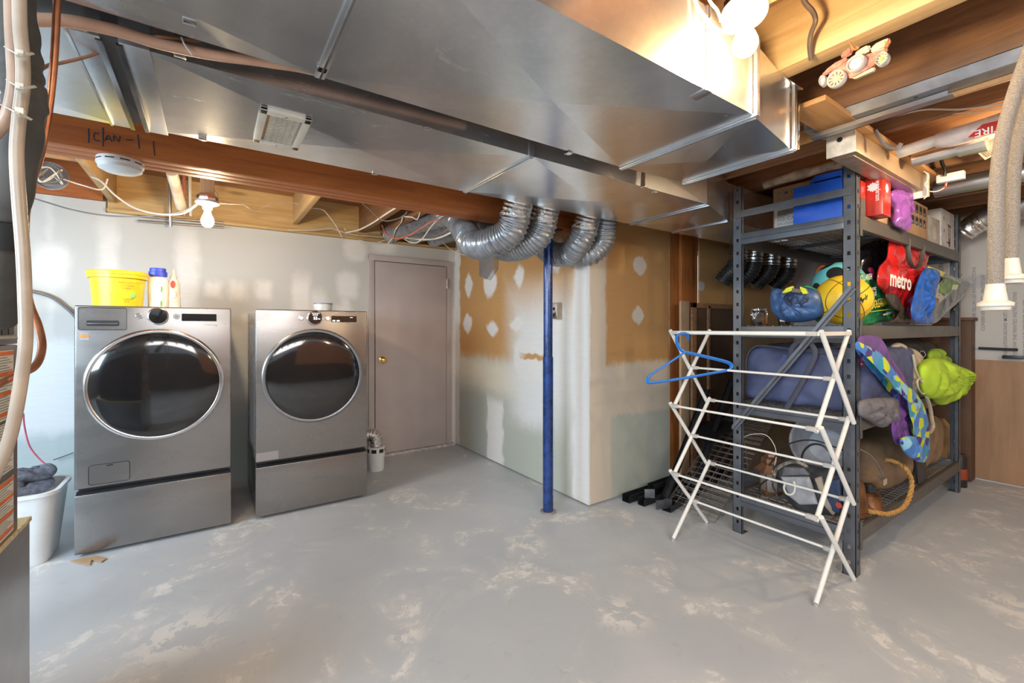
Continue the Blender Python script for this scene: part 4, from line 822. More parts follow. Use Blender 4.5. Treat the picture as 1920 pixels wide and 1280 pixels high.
m.build('slats', simple('brown_slat_shadow', (.40, .33, .24), .6), vg)
jb = thing('junction_box', 'grey-white junction box with a loose red and white wire under the joist', 'electrical box', PX(1785, 332, 3.3))
c = PX(1785, 332, 3.3); MB().box(c.x-.02, c.x+.02, c.y-.05, c.y+.06, c.z-.022, c.z+.022, .006).build('box', M['white'], jb)
MB().tube([PX(1771, 330, 3.27), PX(1772, 318, 3.27), PX(1766, 305, 3.27), PX(1764, 290, 3.27)], .008, 8, 5).build('black_lead', M['cablek'], jb)
MB().tube([PX(1775, 342, 3.26), PX(1770, 352, 3.26), PX(1755, 359, 3.24), PX(1738, 358, 3.24)], .003, 6, 5).build('white_lead', M['cable'], jb)
MB().tube([PX(1775, 340, 3.25), PX(1772, 348, 3.25), PX(1776, 352, 3.25)], .003, 6, 5).build('red_lead', M['printr'], jb)
cable('curly_wire', 'cream wire squiggling down the end of the long tan casing', [PX(u, v, 3.15) for u, v in ((1732, 321), (1740, 328), (1741, 336), (1734, 345), (1738, 354), (1738, 366), (1732, 373))], .0028, M['cable'])
fe = thing('foil_elbow', 'shiny foil duct elbow under the joists above the printed foam board', 'duct', PX(1840, 420, 4.6))
MB().tube([PX(1800, 440, 4.7), PX(1818, 425, 4.7), PX(1845, 412, 4.7), PX(1880, 398, 4.7), PX(1940, 375, 4.7)], .085, 20, 5, rf=lambda s: .6+.5*min(1, s*1.6)).build('elbow', M['galvd'], fe)
MB().tube([PX(1806, 436, 4.66), PX(1826, 422, 4.66), PX(1842, 413, 4.66)], .072, 20, 5, rf=lambda s: 1+.05*sin(s*40)).build('foil_tape', M['foil'], fe)
# foam-covered hoses at the right edge
hs = simple('speckled_foam_sleeve', (.30, .25, .20), .8, var=.16, sc=320, bmp=1.0, bs=300); cpw = simple('aged_white_coupling', (.74, .66, .54), .4, var=.08)
for i, (pts, cpx, lab) in enumerate((([(1945, 60), (1918, 130), (1895, 200), (1880, 260), (1871, 330), (1868, 400), (1867, 480), (1866, 540)], (1866, 540, 578), 'longer speckled grey hose with a white threaded end at the right edge'),
        ([(1985, 30), (1950, 110), (1925, 200), (1908, 260), (1899, 330), (1897, 400), (1896, 460), (1893, 492)], (1893, 492, 530), 'shorter speckled grey hose with a white threaded end at the right edge'))):
    dd = 1.08+.06*i; h = thing('hanging_hose', lab, 'hose', PD(*pts[3], dd), 'hanging hoses')
    MB().tube([PD(u, v, dd) for u, v in pts], .0148, 20, 8).build('sleeve', hs, h)
    a, b = PD(cpx[0], cpx[1], dd), PD(cpx[0]+1, cpx[2], dd)
    MB().lathe([(.001, .01), (.0165, .01), (.0215, -.03), (.026, -.033), (.032, -.036), (.032, -.044), (.027, -.047), (.025, -.054), (.020, -.055), (.020, -.03), (.001, -.03)], 28, Matrix.Translation(a)).build('threaded_end', cpw, h)
# ================================================================== DRYING RACK
wr_ = simple('white_rack_tube', (.82, .79, .73), .3, var=.02); wc = simple('grey_rack_clip', (.50, .47, .43), .4, var=.05)
rk = thing('drying_rack', 'white folding laundry drying rack standing in front of the shelving', 'drying rack', (2.38, 1.2, 0))
XF, XB = 2.195, 2.56; LV = [1.195, .775, .385, .0]
for Y, sg in ((.84, -1), (1.575, 1)):
    for k in range(3):
        z1, z0 = LV[k], LV[k+1]
        for xa, xb, off in ((XF, XB, .014), (XB, XF, -.006)):
            a, b = V((xa, Y+sg*off, z1+.012)), V((xb, Y+sg*off, z0-.012 if k < 2 else .012))
            MB().cyl(a, b, .0105, n=14).build('strut', wr_, rk)
            if k == 2: MB().cyl(b, b+V((0, 0, -.012))+(b-a).normalized()*.0, .0115, .008, 12).build('foot_cap', wc, rk)
    MB().bar((XF, Y, LV[0]), (XB, Y, LV[0]), .012, .018).build('top_stay', wr_, rk)
def rod(x, z, r=.0062):
    MB().cyl((x, .868, z), (x, 1.548, z), r, n=12).build('rod', wr_, rk)
    for y in (.862, 1.553): MB().box(x-.011, x+.011, y-.022, y+.022, z-.010, z+.010, .003).build('rod_clip', wc, rk)
XM = (XF+XB)/2
rod(XF, LV[0], .0105); rod(XM, .985); rod(XB, LV[1]); rod(XF, LV[1]); rod(XM, .58); rod(XB, LV[2]); rod(XF, LV[2]); rod(XM, .192)
# hangers
hb_ = simple('blue_plastic', (.03, .20, .62), .3, var=.04)
for i in range(2):
    o = i*3.5; D = 2.47-.012*i
    h = thing('clothes_hanger', ('front blue plastic hanger of the pair hooked on the drying rack', 'rear blue plastic hanger of the pair hooked on the drying rack')[i], 'hanger', PD(1290, 690, D), 'blue hangers on the drying rack')
    MB().tube([PD(u+o*.6, v-o*.3, D+dd) for u, v, dd in ((1289, 637, .01), (1288, 628, -.03), (1278, 625, -.04), (1269, 630, -.035), (1268, 642, -.01), (1272, 652, 0), (1278, 658, 0), (1284, 661, 0))], .0058, 10, 8).build('hook', hb_, h)
    MB().tube([PD(u+o*.8, v-o*.5, D) for u, v in ((1284, 661), (1320, 669), (1360, 679), (1370, 686), (1365, 694), (1340, 699), (1290, 708), (1222, 718), (1213, 713), (1218, 704), (1250, 683), (1280, 663))], .0058, 10, 8, closed=True).build('hanger_frame', hb_, h)
# ================================================================== SHELVING
SX0, SX1, SY0, SY1, SH = 2.60, 4.63, .83, 1.445, 2.062
sh = thing('shelving_unit', 'tall charcoal steel shelving unit with wire decks loaded with bags and boxes', 'shelving', ((SX0+SX1)/2, (SY0+SY1)/2, 0))
dk = M['darkmet']
def post(x, y, sx, sy):
    m = MB(); th = .0028; wdt = .055; hh, pitch = .020, .0762
    for axis in (0, 1):
        def seg(a0, a1, z0, z1):
            if axis == 0: xs = sorted((x, x+sx*th)); ys = sorted((y+sy*a0, y+sy*a1)); m.box(xs[0], xs[1], ys[0], ys[1], z0, z1)
            else: xs = sorted((x+sx*a0, x+sx*a1)); ys = sorted((y, y+sy*th)); m.box(xs[0], xs[1], ys[0], ys[1], z0, z1)
        seg(0, .022, 0, SH); seg(.036, wdt, 0, SH); z = .0; n = int(SH/pitch)
        for k in range(n+1):
            z1 = min(SH, k*pitch+pitch-hh if k else pitch-hh); seg(.022, .036, k*pitch, min(SH, z1))
    m.box(*sorted((x, x+sx*.06)), *sorted((y, y+sy*.06)), 0, .003)
    xs = sorted((x+sx*wdt, x+sx*(wdt-.003))); ys = sorted((y, y+sy*.02)); m.box(xs[0], xs[1], ys[0], ys[1], 0, SH)
    xs = sorted((x, x+sx*.02)); ys = sorted((y+sy*wdt, y+sy*(wdt-.003))); m.box(xs[0], xs[1], ys[0], ys[1], 0, SH)
    m.build('post', dk, sh)
for x, sx in ((SX0, 1), (SX1, -1)):
    for y, sy in ((SY0, 1), (SY1, -1)): post(x, y, sx, sy)
DK = [.235, .785, 1.237, 1.785]; bmc = simple('brown_grey_beam_coat', (.13, .115, .10), .45, .3, var=.06)
for z in DK:
    for y in (SY0, SY1): s_ = 1 if y == SY0 else -1; ys = sorted((y-s_*.004, y+s_*.022)); MB().box(SX0+.05, SX1-.05, ys[0], ys[1], z-.075, z-.004, .003).build('beam', bmc, sh)
    for x in (SX0, SX1):
        s_ = 1 if x == SX0 else -1; xs = sorted((x-s_*.004, x+s_*.022)); MB().box(xs[0], xs[1], SY0+.05, SY1-.05, z-.070, z-.006, .003).build('end_beam', dk, sh)
        xs = sorted((x-s_*.005, x-s_*.003)); MB().box(xs[0], xs[1], SY0+.05, SY1-.05, z-.040, z-.037).build('beam_crease', M['black'], sh)
    m = MB(); n = 13
    for k in range(n): y = SY0+.03+(SY1-SY0-.06)*k/(n-1); m.cyl((SX0+.03, y, z-.004), (SX1-.03, y, z-.004), .0022, n=6)
    for k in range(40): x = SX0+.04+(SX1-SX0-.08)*k/39; m.cyl((x, SY0+.01, z-.0075), (x, SY1-.01, z-.0075), .0022, n=6)
    m.build('wire_deck', M['galvd'], sh)
    for k in (1, 2): x = SX0+(SX1-SX0)*k/3; MB().box(x-.015, x+.015, SY0+.02, SY1-.02, z-.03, z-.011).build('deck_support', dk, sh)
for y, s_ in ((SY0, -1),):
    for z in DK:
        for x in (SX0+.055, SX1-.055): MB().box(x-.012, x+.012, y-.007, y-.003, z-.11, z+.03, .001).build('beam_bracket', bmc, sh)
MB().bar((SX0-.006, SY0+.02, 1.895), (SX0-.006, SY1-.02, 1.895), .006, .040).build('end_tie', dk, sh)
MB().bar((SX0-.012, SY0+.01, 1.42), (SX0-.012, SY1-.01, .62), .010, .034, up=(1, 0, 0)).bar((SX0-.006, SY0+.01, 1.42), (SX0-.006, SY1-.01, .62), .034, .004, up=(1, 0, 0)).build('diagonal_brace', simple('grey_brace', (.17, .18, .20), .35, .4), sh)
# ---- helper: soft box with folds
def lump(m, x0, x1, y0, y1, z0, z1, rnd=.35, amp=.012, fr=7, seed=0, n=22, skew=None):
    b = bmesh.new(); bmesh.ops.create_cube(b, size=2); bmesh.ops.subdivide_edges(b, edges=b.edges[:], cuts=n, use_grid_fill=True)
    c = V(((x0+x1)/2, (y0+y1)/2, (z0+z1)/2)); h = V(((x1-x0)/2, (y1-y0)/2, (z1-z0)/2)); sd = V((seed*2.3, seed, seed*5.1)); p_ = 2/rnd
    for v in b.verts:
        q = v.co.copy(); L = (abs(q.x)**p_+abs(q.y)**p_+abs(q.z)**p_)**(1/p_); q = q/L*max(abs(q.x), abs(q.y), abs(q.z))/1.0
        w_ = V((c.x+q.x*h.x, c.y+q.y*h.y, c.z+q.z*h.z)); nrm = q.normalized()
        a = NZ.fractal(w_*fr+sd, 1, 2, 4)*.6+(.5-abs(NZ.noise(w_*fr*.8+sd)))*.5
        w_ += nrm*a*amp*(1 if q.z > -.9 else .1)
        if skew: w_ += V(skew)*(q.z*.5+.5)
        v.co = w_
    return m.add(b)
def cloth(name, col, rough=.8, weave=400, var=.1, **k): return simple(name, col, rough, var=var, sc=9, bmp=.25, bs=weave, **k)
def bag(name, label, cat_, pts, f, nrm, T, mt, amp=.02, fr=9, seed=1, group=None, **k):
    t = thing(name, label, cat_, f(*pts[0]), group); MB().pouch([f(*p) for p in pts], nrm, T, amp, fr, 14, 80, seed, **k).build('bag_body', mt, t, ang=50); return t
# ================================================================== TOP SHELF
z4 = DK[3]+.002
cb_ = thing('shipping_carton', 'tall cardboard carton with a printed shipping label behind the blue case', 'carton', (3.02, 1.15, z4))
MB().box(2.86, 3.15, 1.00, 1.335, z4, 2.075, .004).build('carton', M['card'], cb_)
MB().box(2.8585, 2.86, 1.13, 1.325, z4+.005, 1.95).build('shipping_label', simple('off_white_label', (.66, .62, .56), .6, var=.03), cb_)
MB().box(2.8578, 2.8585, 1.13, 1.31, 1.905, 1.935).build('label_band', M['printg'], cb_)
for i, (s, z, sz) in enumerate((('WM ITEM#:', 2.025, .036), ('PO#:53105', 1.988, .036), ('TO: CANADA', 1.868, .030), ('MADE IN', 1.95, .018), ('GW: 12 KGS', 1.845, .017), ('QTY: 1 PC', 1.822, .017), ('MEAS.', 1.80, .015), ('ORIGIN', 1.893, .016))):
    text('lettering', s, sz, (2.8575 if z < 1.95 else 2.8585, 1.312, z), (0, -1, 0), (0, 0, 1), M['printg'], cb_, bold=.006)
bl = simple('bright_blue_plastic', (.02, .13, .72), .32, var=.04)
t = thing('blue_tool_case', 'bright blue plastic case with a carry handle on the top shelf', 'case', (2.85, 1.02, z4))
MB().box(2.70, 2.84, .875, 1.155, z4+.004, 2.005, .006).build('case_body', bl, t)
MB().box(2.697, 2.701, .88, 1.15, 1.925, 1.929).build('case_seam', simple('dark_blue_seam', (.01, .03, .3), .4), t)
m = MB(); O_ = [(.905, 2.00), (.925, 2.045), (.94, 2.055), (1.06, 2.055), (1.08, 2.04), (1.10, 2.00), (1.075, 2.00), (1.065, 2.025), (.945, 2.025), (.93, 2.00)]
m.quadbox([(2.745, a, b) for a, b in O_], (.03, 0, 0)).build('handle', bl, t)
tag(MB().tube([(2.72, .86, 2.078), (2.72, 1.0, 2.08), (2.72, 1.15, 2.078), (2.725, 1.32, 2.074)], .024, 16, 6, rf=lambda s: 1+.12*sin(s*13)).build('paper_roll', simple('stained_paper_roll', (.52, .38, .27), .7, var=.35, sc=12, bmp=.5, bs=30)), 'long stained paper roll lying across the top of the blue case', 'roll')
rb_ = simple('glossy_red_carton', (.58, .035, .02), .25, var=.08, coat=.3)
t = thing('red_gift_box', 'glossy red printed carton standing upright at the shelf edge', 'box', (2.84, .84, z4)); m = MB().box(2.775, 2.895, .775, .855, z4+.004, 1.995, .002); m.build('carton', rb_, t)
text('lettering', 'wonderson', .030, (2.7745, .803, 1.965), (0, 0, -1), (0, -1, 0), M['printw'], t, bold=.012, squeeze=.75)
MX2 = Matrix.Rotation(-pi/2, 4, 'Y')
for (p, Mq) in (((2.7748, .815, 1.935), MX2), ((2.835, .7748, 1.93), MX)):
    m = MB(); f_ = Matrix.Translation(p)@Mq
    pts = [f_@V(((.021+.004*cos(k*pi/4*6))*cos(k*pi/24), (.021+.004*cos(k*pi/24*6))*sin(k*pi/24), 0)) for k in range(48)]
    nn = f_.to_3x3()@V((0, 0, .0008)); m.quadbox([tuple(q) for q in pts], nn).build('white_emblem', M['printw'], t)
t = thing('red_gift_box', 'smaller red box with a grey lower half behind the standing red carton', 'box', (2.72, .92, z4)); MB().box(2.70, 2.768, .842, .872, z4+.09, 1.965, .002).build('red_top', rb_, t); MB().box(2.70, 2.768, .842, .872, z4+.004, z4+.0895, .002).build('dark_base', simple('dark_grey_carton', (.09, .09, .08), .5), t)
pu = simple('shiny_purple_plastic', (.30, .09, .42), .22, var=.1, bmp=.2, bs=20, coat=.4)
t = bag('purple_gift_bag', 'shiny purple plastic bag drooping over the edge of the top shelf', 'bag', [(1672, 358), (1690, 352), (1703, 362), (1706, 385), (1704, 418), (1700, 434), (1688, 428), (1678, 420), (1679, 392), (1672, 374)], lambda u, v: PY(u, v, .80), (0, -1, 0), .06, pu, .024, 10, 3, ridge=.8)
MB().pouch([PY(u, v, .84) for u, v in ((1652, 352), (1660, 336), (1668, 345), (1676, 362), (1676, 380), (1664, 378), (1656, 368))], (0, -1, 0), .06, .02, 14, 8, 40, 5).build('gathered_top', pu, t)
t = thing('ornament_carton', 'long cardboard ornament carton with two rows of cut-out windows', 'carton', (3.4, .95, z4)); MB().box(2.93, 3.83, .838, 1.12, z4+.003, 2.0, .003).build('carton', M['card'], t)
for r_ in range(2):
    for k in range(4):
        x = 3.495+k*.078; z = 1.855+r_*.075
        wd_ = rbox(MB(), x, x+.055, z, z+.052, .838, .0008, .006).build('cut_out_window', simple('dark_tissue', (.06, .05, .05), .5), t)
        MB().sphere((x+.024, .8375, z+.024), .019, 14, (1, .12, 1)).build('silver_bauble', M['chrome'], wd_)
t = thing('white_carton', 'white printed carton between the ornament carton and the light grey one', 'carton', (3.98, .9, z4)); MB().box(3.86, 4.14, .845, 1.1, z4+.003, 1.96, .003).build('carton', simple('grey_white_card', (.50, .46, .42), .6), t)
MB().lathe([(.001, 0), (.045, 0), (.045, .0008), (.001, .0008)], 24, Matrix.Translation((4.02, .845, 1.86))@MX@Matrix.Diagonal((1, 1.0, 1, 1))).build('round_print', simple('pale_print', (.62, .58, .5), .6), t)
t = thing('tall_white_carton', 'tall light grey carton with brown drawings at the far end of the top shelf', 'carton', (4.3, .9, z4)); MB().box(4.16, 4.50, .84, 1.1, z4+.003, 2.05, .003).build('carton', simple('light_grey_card', (.55, .54, .53), .6), t)
for k, (x, z, w2, h2) in enumerate(((4.32, 1.94, .09, .016), (4.34, 1.86, .014, .10), (4.38, 1.86, .014, .09), (4.30, 1.82, .07, .014), (4.34, 1.80, .05, .06), (4.21, 1.97, .02, .03), (4.22, 1.89, .02, .025))): MB().box(x, x+w2, .8392, .84, z, z+h2).build('drawing', simple('brown_print', (.22, .14, .09), .6), t)
# ================================================================== MIDDLE SHELF
z3 = DK[2]+.001
gl = simple('clear_jar_glass', (.85, .83, .80), .03, var=.02, trans=1.0); wire = M['chrome']
for i, (x, y, r, h, lab) in enumerate(((2.68, 1.33, .045, .095, 'taller clip-top glass jar beside the left shelf post'), (2.72, 1.20, .040, .075, 'shorter clip-top glass jar beside the blue dry bag'))):
    t = thing('glass_jar', lab, 'jar', (x, y, z3), 'clip-top glass jars'); T = Matrix.Translation((x, y, z3))
    MB().lathe([(.001, 0), (r*.9, 0), (r, .008), (r, h*.78), (r*.82, h*.9), (r*.82, h)], 28, T, False).build('jar_body', gl, t)
    MB().lathe([(.001, h+.006), (r*.6, h+.005), (r*.88, h+.002), (r*.88, h-.006)], 28, T, False).build('lid', gl, t)
    MB().tube([V((x-r*.9, y+r*.6, z3+h)), V((x-r*1.1, y+r*.2, z3+h*.6)), V((x-r*1.1, y, z3+h*.4)), V((x-r*1.1, y-r*.2, z3+h*.6)), V((x-r*.9, y-r*.6, z3+h))], .0018, 6, 6).tube([V((x+r*.92*cos(a), y+r*.92*sin(a), z3+h*.9)) for a in [k*pi/6 for k in range(12)]], .0018, 6, 2, closed=True).build('wire_clip', wire, t)
    if i: MB().box(x-r-.001, x-r, y-.012, y+.014, z3+.02, z3+.045).build('paper_label', M['cream'], t)
nb = simple('blue_coated_fabric', (.05, .115, .27), .38, var=.15, bmp=.15, bs=60); nd = simple('navy_coated_fabric', (.015, .025, .055), .45, var=.2)
yl = simple('neon_yellow_webbing', (.72, .74, .03), .6)
f = lambda u, v: PX(u, v, 2.70)
t = bag('blue_dry_bag', 'blue rolled dry bag with yellow handle patches next to the jars', 'bag', [(1452, 541), (1480, 545), (1512, 538), (1535, 548), (1545, 570), (1540, 592), (1510, 603), (1470, 602), (1450, 585), (1446, 562)], f, (-1, 0, 0), .16, nb, .028, 11, 4, ridge=.7)
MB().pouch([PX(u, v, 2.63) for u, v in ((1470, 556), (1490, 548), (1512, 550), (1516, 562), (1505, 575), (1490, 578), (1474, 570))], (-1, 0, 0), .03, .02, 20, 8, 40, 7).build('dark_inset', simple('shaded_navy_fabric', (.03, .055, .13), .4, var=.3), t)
for a in (((1466, 549), (1474, 540), (1486, 536), (1487, 544), (1472, 549)), ((1500, 544), (1500, 537), (1510, 541), (1514, 550), (1506, 551))): m = MB(); m.quadbox([tuple(PX(u, v, 2.595)) for u, v in a], (.015, 0, 0)).build('yellow_patch', yl, t)
m = MB(); m.quadbox([tuple(PX(u, v, 2.590)) for u, v in ((1485, 540), (1501, 542), (1500, 549), (1484, 547))], (.012, 0, 0)).build('buckle', simple('brown_webbing', (.18, .12, .08), .6), t)
ctr = V((2.81, .955, z3+.134)); br_ = .132
def ballmat(name, base, line):
    m, t_, b = nt(name); tc = N(t_, 'ShaderNodeTexCoord'); sp = N(t_, 'ShaderNodeSeparateXYZ'); mp = N(t_, 'ShaderNodeMapping'); mp.inputs[2].default_value = (.5, .35, .9)
    t_.links.new(tc.outputs['Object'], mp.inputs[0]); t_.links.new(mp.outputs[0], sp.inputs[0]); acc = None
    for e in (mth(t_, 'ABSOLUTE', sp.outputs[0]), mth(t_, 'ABSOLUTE', sp.outputs[2]), mth(t_, 'ABSOLUTE', mth(t_, 'SUBTRACT', mth(t_, 'ABSOLUTE', sp.outputs[1]), mth(t_, 'ADD', .062, mth(t_, 'MULTIPLY', mth(t_, 'MULTIPLY', sp.outputs[2], sp.outputs[2]), 3.0))))):
        k = rng(t_, e, .0026, .0018); acc = k if acc is None else mth(t_, 'MAXIMUM', acc, k)
    t_.links.new(mix(t_, acc, base, line), b.inputs['Base Color']); b.inputs['Roughness'].default_value = .38; return m
bb = MB().sphere((0, 0, 0), br_, 48).build('basketball', ballmat('yellow_basketball', (.86, .56, .03), (.05, .04, .02)), keep=True); bb.location = ctr
tag(bb, 'yellow basketball with black seams behind the front shelf post', 'ball')
def onball(u, v, R_=br_+.0012):
    r_ = ray(u, v); o = C0-ctr; a = r_.dot(r_); b_ = 2*o.dot(r_); c_ = o.dot(o)-R_*R_; d_ = max(0, b_*b_-4*a*c_); return C0+r_*((-b_-d_**.5)/(2*a))
for ch, u, v in (('A', 1609, 576), ('M', 1616, 573), ('R', 1623, 567), ('T', 1607, 545)):
    p = onball(u+1, v-8); n = (p-ctr).normalized(); xd = (V((0, 0, 1)).cross(n)).normalized(); yd = n.cross(xd)
    text('lettering', ch, .038, p+xd*.012+yd*.016, -xd+yd*.3, -yd-xd*.3, M['print'], bb, bold=.01, squeeze=.8)
c2 = V((3.06, 1.06, z3+.235)); ab = MB().sphere((0, 0, 0), .135, 40).build('soccer_ball', None, keep=True); ab.location = c2
m_, t_, b_ = nt('turquoise_ball'); n1 = N(t_, 'ShaderNodeVectorMath', operation='NORMALIZE'); tc = N(t_, 'ShaderNodeTexCoord'); t_.links.new(tc.outputs['Object'], n1.inputs[0]); acc = None
for d in ((-.86, -.15, .48), (-.62, -.72, .30), (-.35, .35, .87), (-.75, .55, -.2), (-.3, -.6, .74)):
    dt = N(t_, 'ShaderNodeVectorMath', operation='DOT_PRODUCT'); t_.links.new(n1.outputs[0], dt.inputs[0]); dt.inputs[1].default_value = V(d).normalized(); k = rng(t_, dt.outputs['Value'], .945, .955); acc = k if acc is None else mth(t_, 'MAXIMUM', acc, k)
t_.links.new(mix(t_, acc, (.16, .58, .60), (.02, .02, .02)), b_.inputs['Base Color']); b_.inputs['Roughness'].default_value = .3; ab.data.materials.append(m_)
tag(ab, 'turquoise ball with black patches behind the yellow basketball', 'ball')
f2 = lambda u, v: PX(u, v, 2.90)
gb = simple('bright_green_bag_film', (.03, .33, .12), .35, var=.15, bmp=.2, bs=50)
bag('green_bag', 'crumpled light green bag tucked between the blue dry bag and the balls', 'bag', [(1503, 545), (1512, 535), (1530, 541), (1548, 546), (1556, 575), (1548, 600), (1530, 602), (1516, 575)], f2, (-1, 0, 0), .08, simple('light_green_film', (.08, .48, .20), .4, var=.2), .02, 14, 8)
bag('orange_bag', 'orange bag peeking out behind the turquoise ball', 'bag', [(1528, 520), (1538, 498), (1552, 503), (1560, 530), (1550, 600), (1535, 600)], lambda u, v: PX(u, v, 3.12), (-1, 0, 0), .06, simple('orange_film', (.66, .14, .03), .4, var=.2), .015, 14, 9)
bag('pink_bag', 'dark pink bag at the back of the middle shelf above the turquoise ball', 'bag', [(1570, 500), (1590, 494), (1620, 500), (1640, 508), (1625, 560), (1590, 560)], lambda u, v: PX(u, v, 3.30), (-1, 0, 0), .08, simple('crimson_film', (.42, .02, .10), .4), .015, 12, 10)
fy = lambda y: (lambda u, v: PY(u, v, y))
bag('black_bin_bag', 'glossy black plastic bag behind the red shopping bag', 'bag', [(1612, 470), (1635, 452), (1668, 448), (1668, 480), (1662, 520), (1650, 560), (1640, 603), (1612, 603), (1608, 530)], fy(1.02), (0, -1, 0), .16, simple('glossy_black_film', (.012, .012, .016), .12, var=.3, bmp=.8, bs=28, coat=.6), .05, 9, 11, ridge=.7)
t = bag('green_shopping_bag', 'green shopping bag lettered DOLLARAMA lying beside the basketball', 'bag', [(1606, 520), (1618, 514), (1634, 520), (1652, 540), (1662, 562), (1672, 582), (1692, 592), (1680, 601), (1650, 604), (1608, 604)], fy(.935), (0, -1, 0), .05, gb, .014, 9, 12)
for s, u, v, sz, mt, sl in (('DOLLARAMA', 1634, 579, .062, 'printy', -.12), ('www.dollarama.com', 1656, 592, .024, 'printw', -.2), ('ENTREZ', 1634, 545, .024, 'printw', -.1), ('PLUS', 1636, 555, .034, 'printw', -.1), ('DOLLARISH', 1610, 527, .045, 'printw', .0), ('merci beaucoup', 1646, 563, .016, 'printw', -.1)):
    text('lettering', s, sz, PY(u, v, .872), (1, 0, -sl*0+.12), (0, 0, 1), M[mt], t, bold=.01, squeeze=.8)
for dv in (0, 13): MB().bar(PY(1631, 572+dv-.5, .872), PY(1672, 566+dv, .872), .0015, .003).build('yellow_rule', M['printy'], t)
rdm = simple('glossy_red_bag', (.62, .02, .02), .24, var=.2, bmp=.35, bs=22, coat=.4)
t = bag('red_shopping_bag', 'large glossy red shopping bag lettered metro with grey handles', 'bag', [(1671, 448), (1700, 449), (1724, 455), (1743, 462), (1737, 490), (1728, 515), (1722, 540), (1716, 565), (1708, 603), (1694, 603), (1676, 570), (1655, 545), (1645, 530), (1650, 500), (1664, 482)], fy(.875), (0, -1, 0), .07, rdm, .030, 8, 13, ridge=.7)
gm = simple('dark_grey_webbing', (.08, .075, .065), .6)
MB().tube([PY(u, v, .832) for u, v in ((1703, 448), (1703, 470), (1706, 490), (1714, 502), (1724, 498), (1729, 480), (1730, 462))], .0115, 10, 8, flat=.25).build('handle', gm, t)
text('lettering', 'metro', .125, PY(1668, 534, .805), (1, 0, -.03), (.10, 0, 1), M['printw'], t, bold=.03, squeeze=1.15)
bag('dark_brown_bag', 'small dark brown bag between the green and red shopping bags', 'bag', [(1660, 552), (1680, 552), (1688, 570), (1700, 590), (1708, 604), (1670, 604), (1690, 592), (1672, 575)], fy(.842), (0, -1, 0), .03, simple('dark_brown_film', (.06, .045, .03), .4), .01, 12, 14)
bag('blue_shopping_bag', 'blue woven plastic shopping bag leaning right of the red one', 'bag', [(1728, 512), (1740, 502), (1760, 508), (1758, 530), (1750, 555), (1744, 575), (1746, 604), (1718, 604), (1708, 585), (1714, 555)], fy(.785), (0, -1, 0), .05, simple('royal_blue_film', (.02, .12, .50), .28, var=.12, bmp=.35, bs=30), .030, 9, 15, ridge=.8)
t = bag('kiwi_print_bag', 'black-edged shopping bag printed with kiwi and mushrooms at the far right', 'bag', [(1742, 500), (1758, 507), (1782, 516), (1820, 533), (1800, 562), (1778, 583), (1756, 604), (1742, 604), (1738, 570), (1748, 540), (1742, 520)], fy(.815), (0, -1, 0), .04, simple('black_glossy_bag', (.015, .02, .028), .18, coat=.5), .012, 9, 16)
def patch(par, name, pts, y, mt, T=.012, seed=3): MB().pouch([PY(u, v, y) for u, v in pts], (0, -1, 0), T, .004, 12, 8, 48, seed, 6, smooth=False).build(name, mt, par)
patch(t, 'photo_print', [(1776, 517), (1802, 528), (1784, 547), (1766, 564), (1750, 580), (1742, 574), (1744, 560), (1752, 544), (1762, 530)], .789, simple('pale_photo_print', (.48, .45, .38), .3, var=.25, sc=30), .008)
patch(t, 'kiwi_picture', [(1776, 519), (1800, 529), (1788, 543), (1772, 554), (1761, 547), (1764, 532)], .782, simple('kiwi_green', (.12, .26, .03), .3, var=.4, sc=22), .008)
patch(t, 'kiwi_core', [(1787, 533), (1797, 534), (1794, 543), (1784, 543)], .776, simple('kiwi_core', (.62, .64, .36), .3), .006)
patch(t, 'mushroom_picture', [(1745, 566), (1752, 556), (1762, 560), (1759, 571), (1750, 579), (1743, 574)], .782, simple('mushroom_brown', (.26, .13, .06), .35, var=.5, sc=35), .008)
patch(t, 'yellow_top_edge', [(1740, 499), (1772, 511), (1766, 519), (1758, 517), (1738, 505)], .79, simple('yellow_print_edge', (.72, .62, .05), .3), .02)
t = thing('small_white_box', 'small white lettered box beneath the kiwi bag at the end of the middle shelf', 'box', (4.35, .98, z3)); MB().box(4.1, 4.5, .96, 1.15, z3+.002, 1.42, .003).build('carton', simple('cool_white_card', (.50, .50, .52), .6), t); text('lettering', 'Snowflake', .04, (4.12, .9595, 1.25), (1, 0, 0), (0, 0, 1), M['printg'], t, squeeze=.8)
# ================================================================== SECOND SHELF
z2 = DK[1]+.001
dn = cloth('navy_duffel_nylon', (.075, .09, .18), .6, 500, .12); tr_ = simple('charcoal_webbing', (.06, .065, .09), .7)
t = thing('duffel_bag', 'large blue-grey duffel bag filling the end of the second shelf', 'bag', (2.95, 1.12, z2))
lump(MB(), 2.632, 3.52, .815, 1.43, z2+.002, 1.115, .24, .04, 6, 3, 30, (.05, 0, 0)).build('bag_body', dn, t, ang=60)
MB().tube([PX(u, v, 2.655) for u, v in ((1398, 700), (1401, 668), (1412, 652), (1430, 648), (1480, 654), (1540, 662), (1582, 668))], .0045, 8, 6).build('piping', tr_, t)
MB().tube([PX(u, v, 2.606) for u, v in ((1477, 690), (1484, 655), (1500, 640), (1520, 645), (1528, 665), (1512, 700), (1490, 740), (1465, 780))], .013, 8, 6, flat=.3).build('carry_strap', tr_, t)
m = MB(); m.quadbox([tuple(PX(u, v, 2.606)) for u, v in ((1474, 690), (1462, 678), (1470, 664), (1486, 667), (1482, 684))], (.02, 0, 0)).build('strap_patch', simple('deep_blue_patch', (.05, .075, .19), .6), t)
MB().tube([PY(u, v, .822) for u, v in ((1615, 682), (1645, 686), (1664, 696), (1671, 712), (1668, 722))], .003, 8, 6).build('piping', simple('pale_piping', (.30, .30, .34), .6), t)
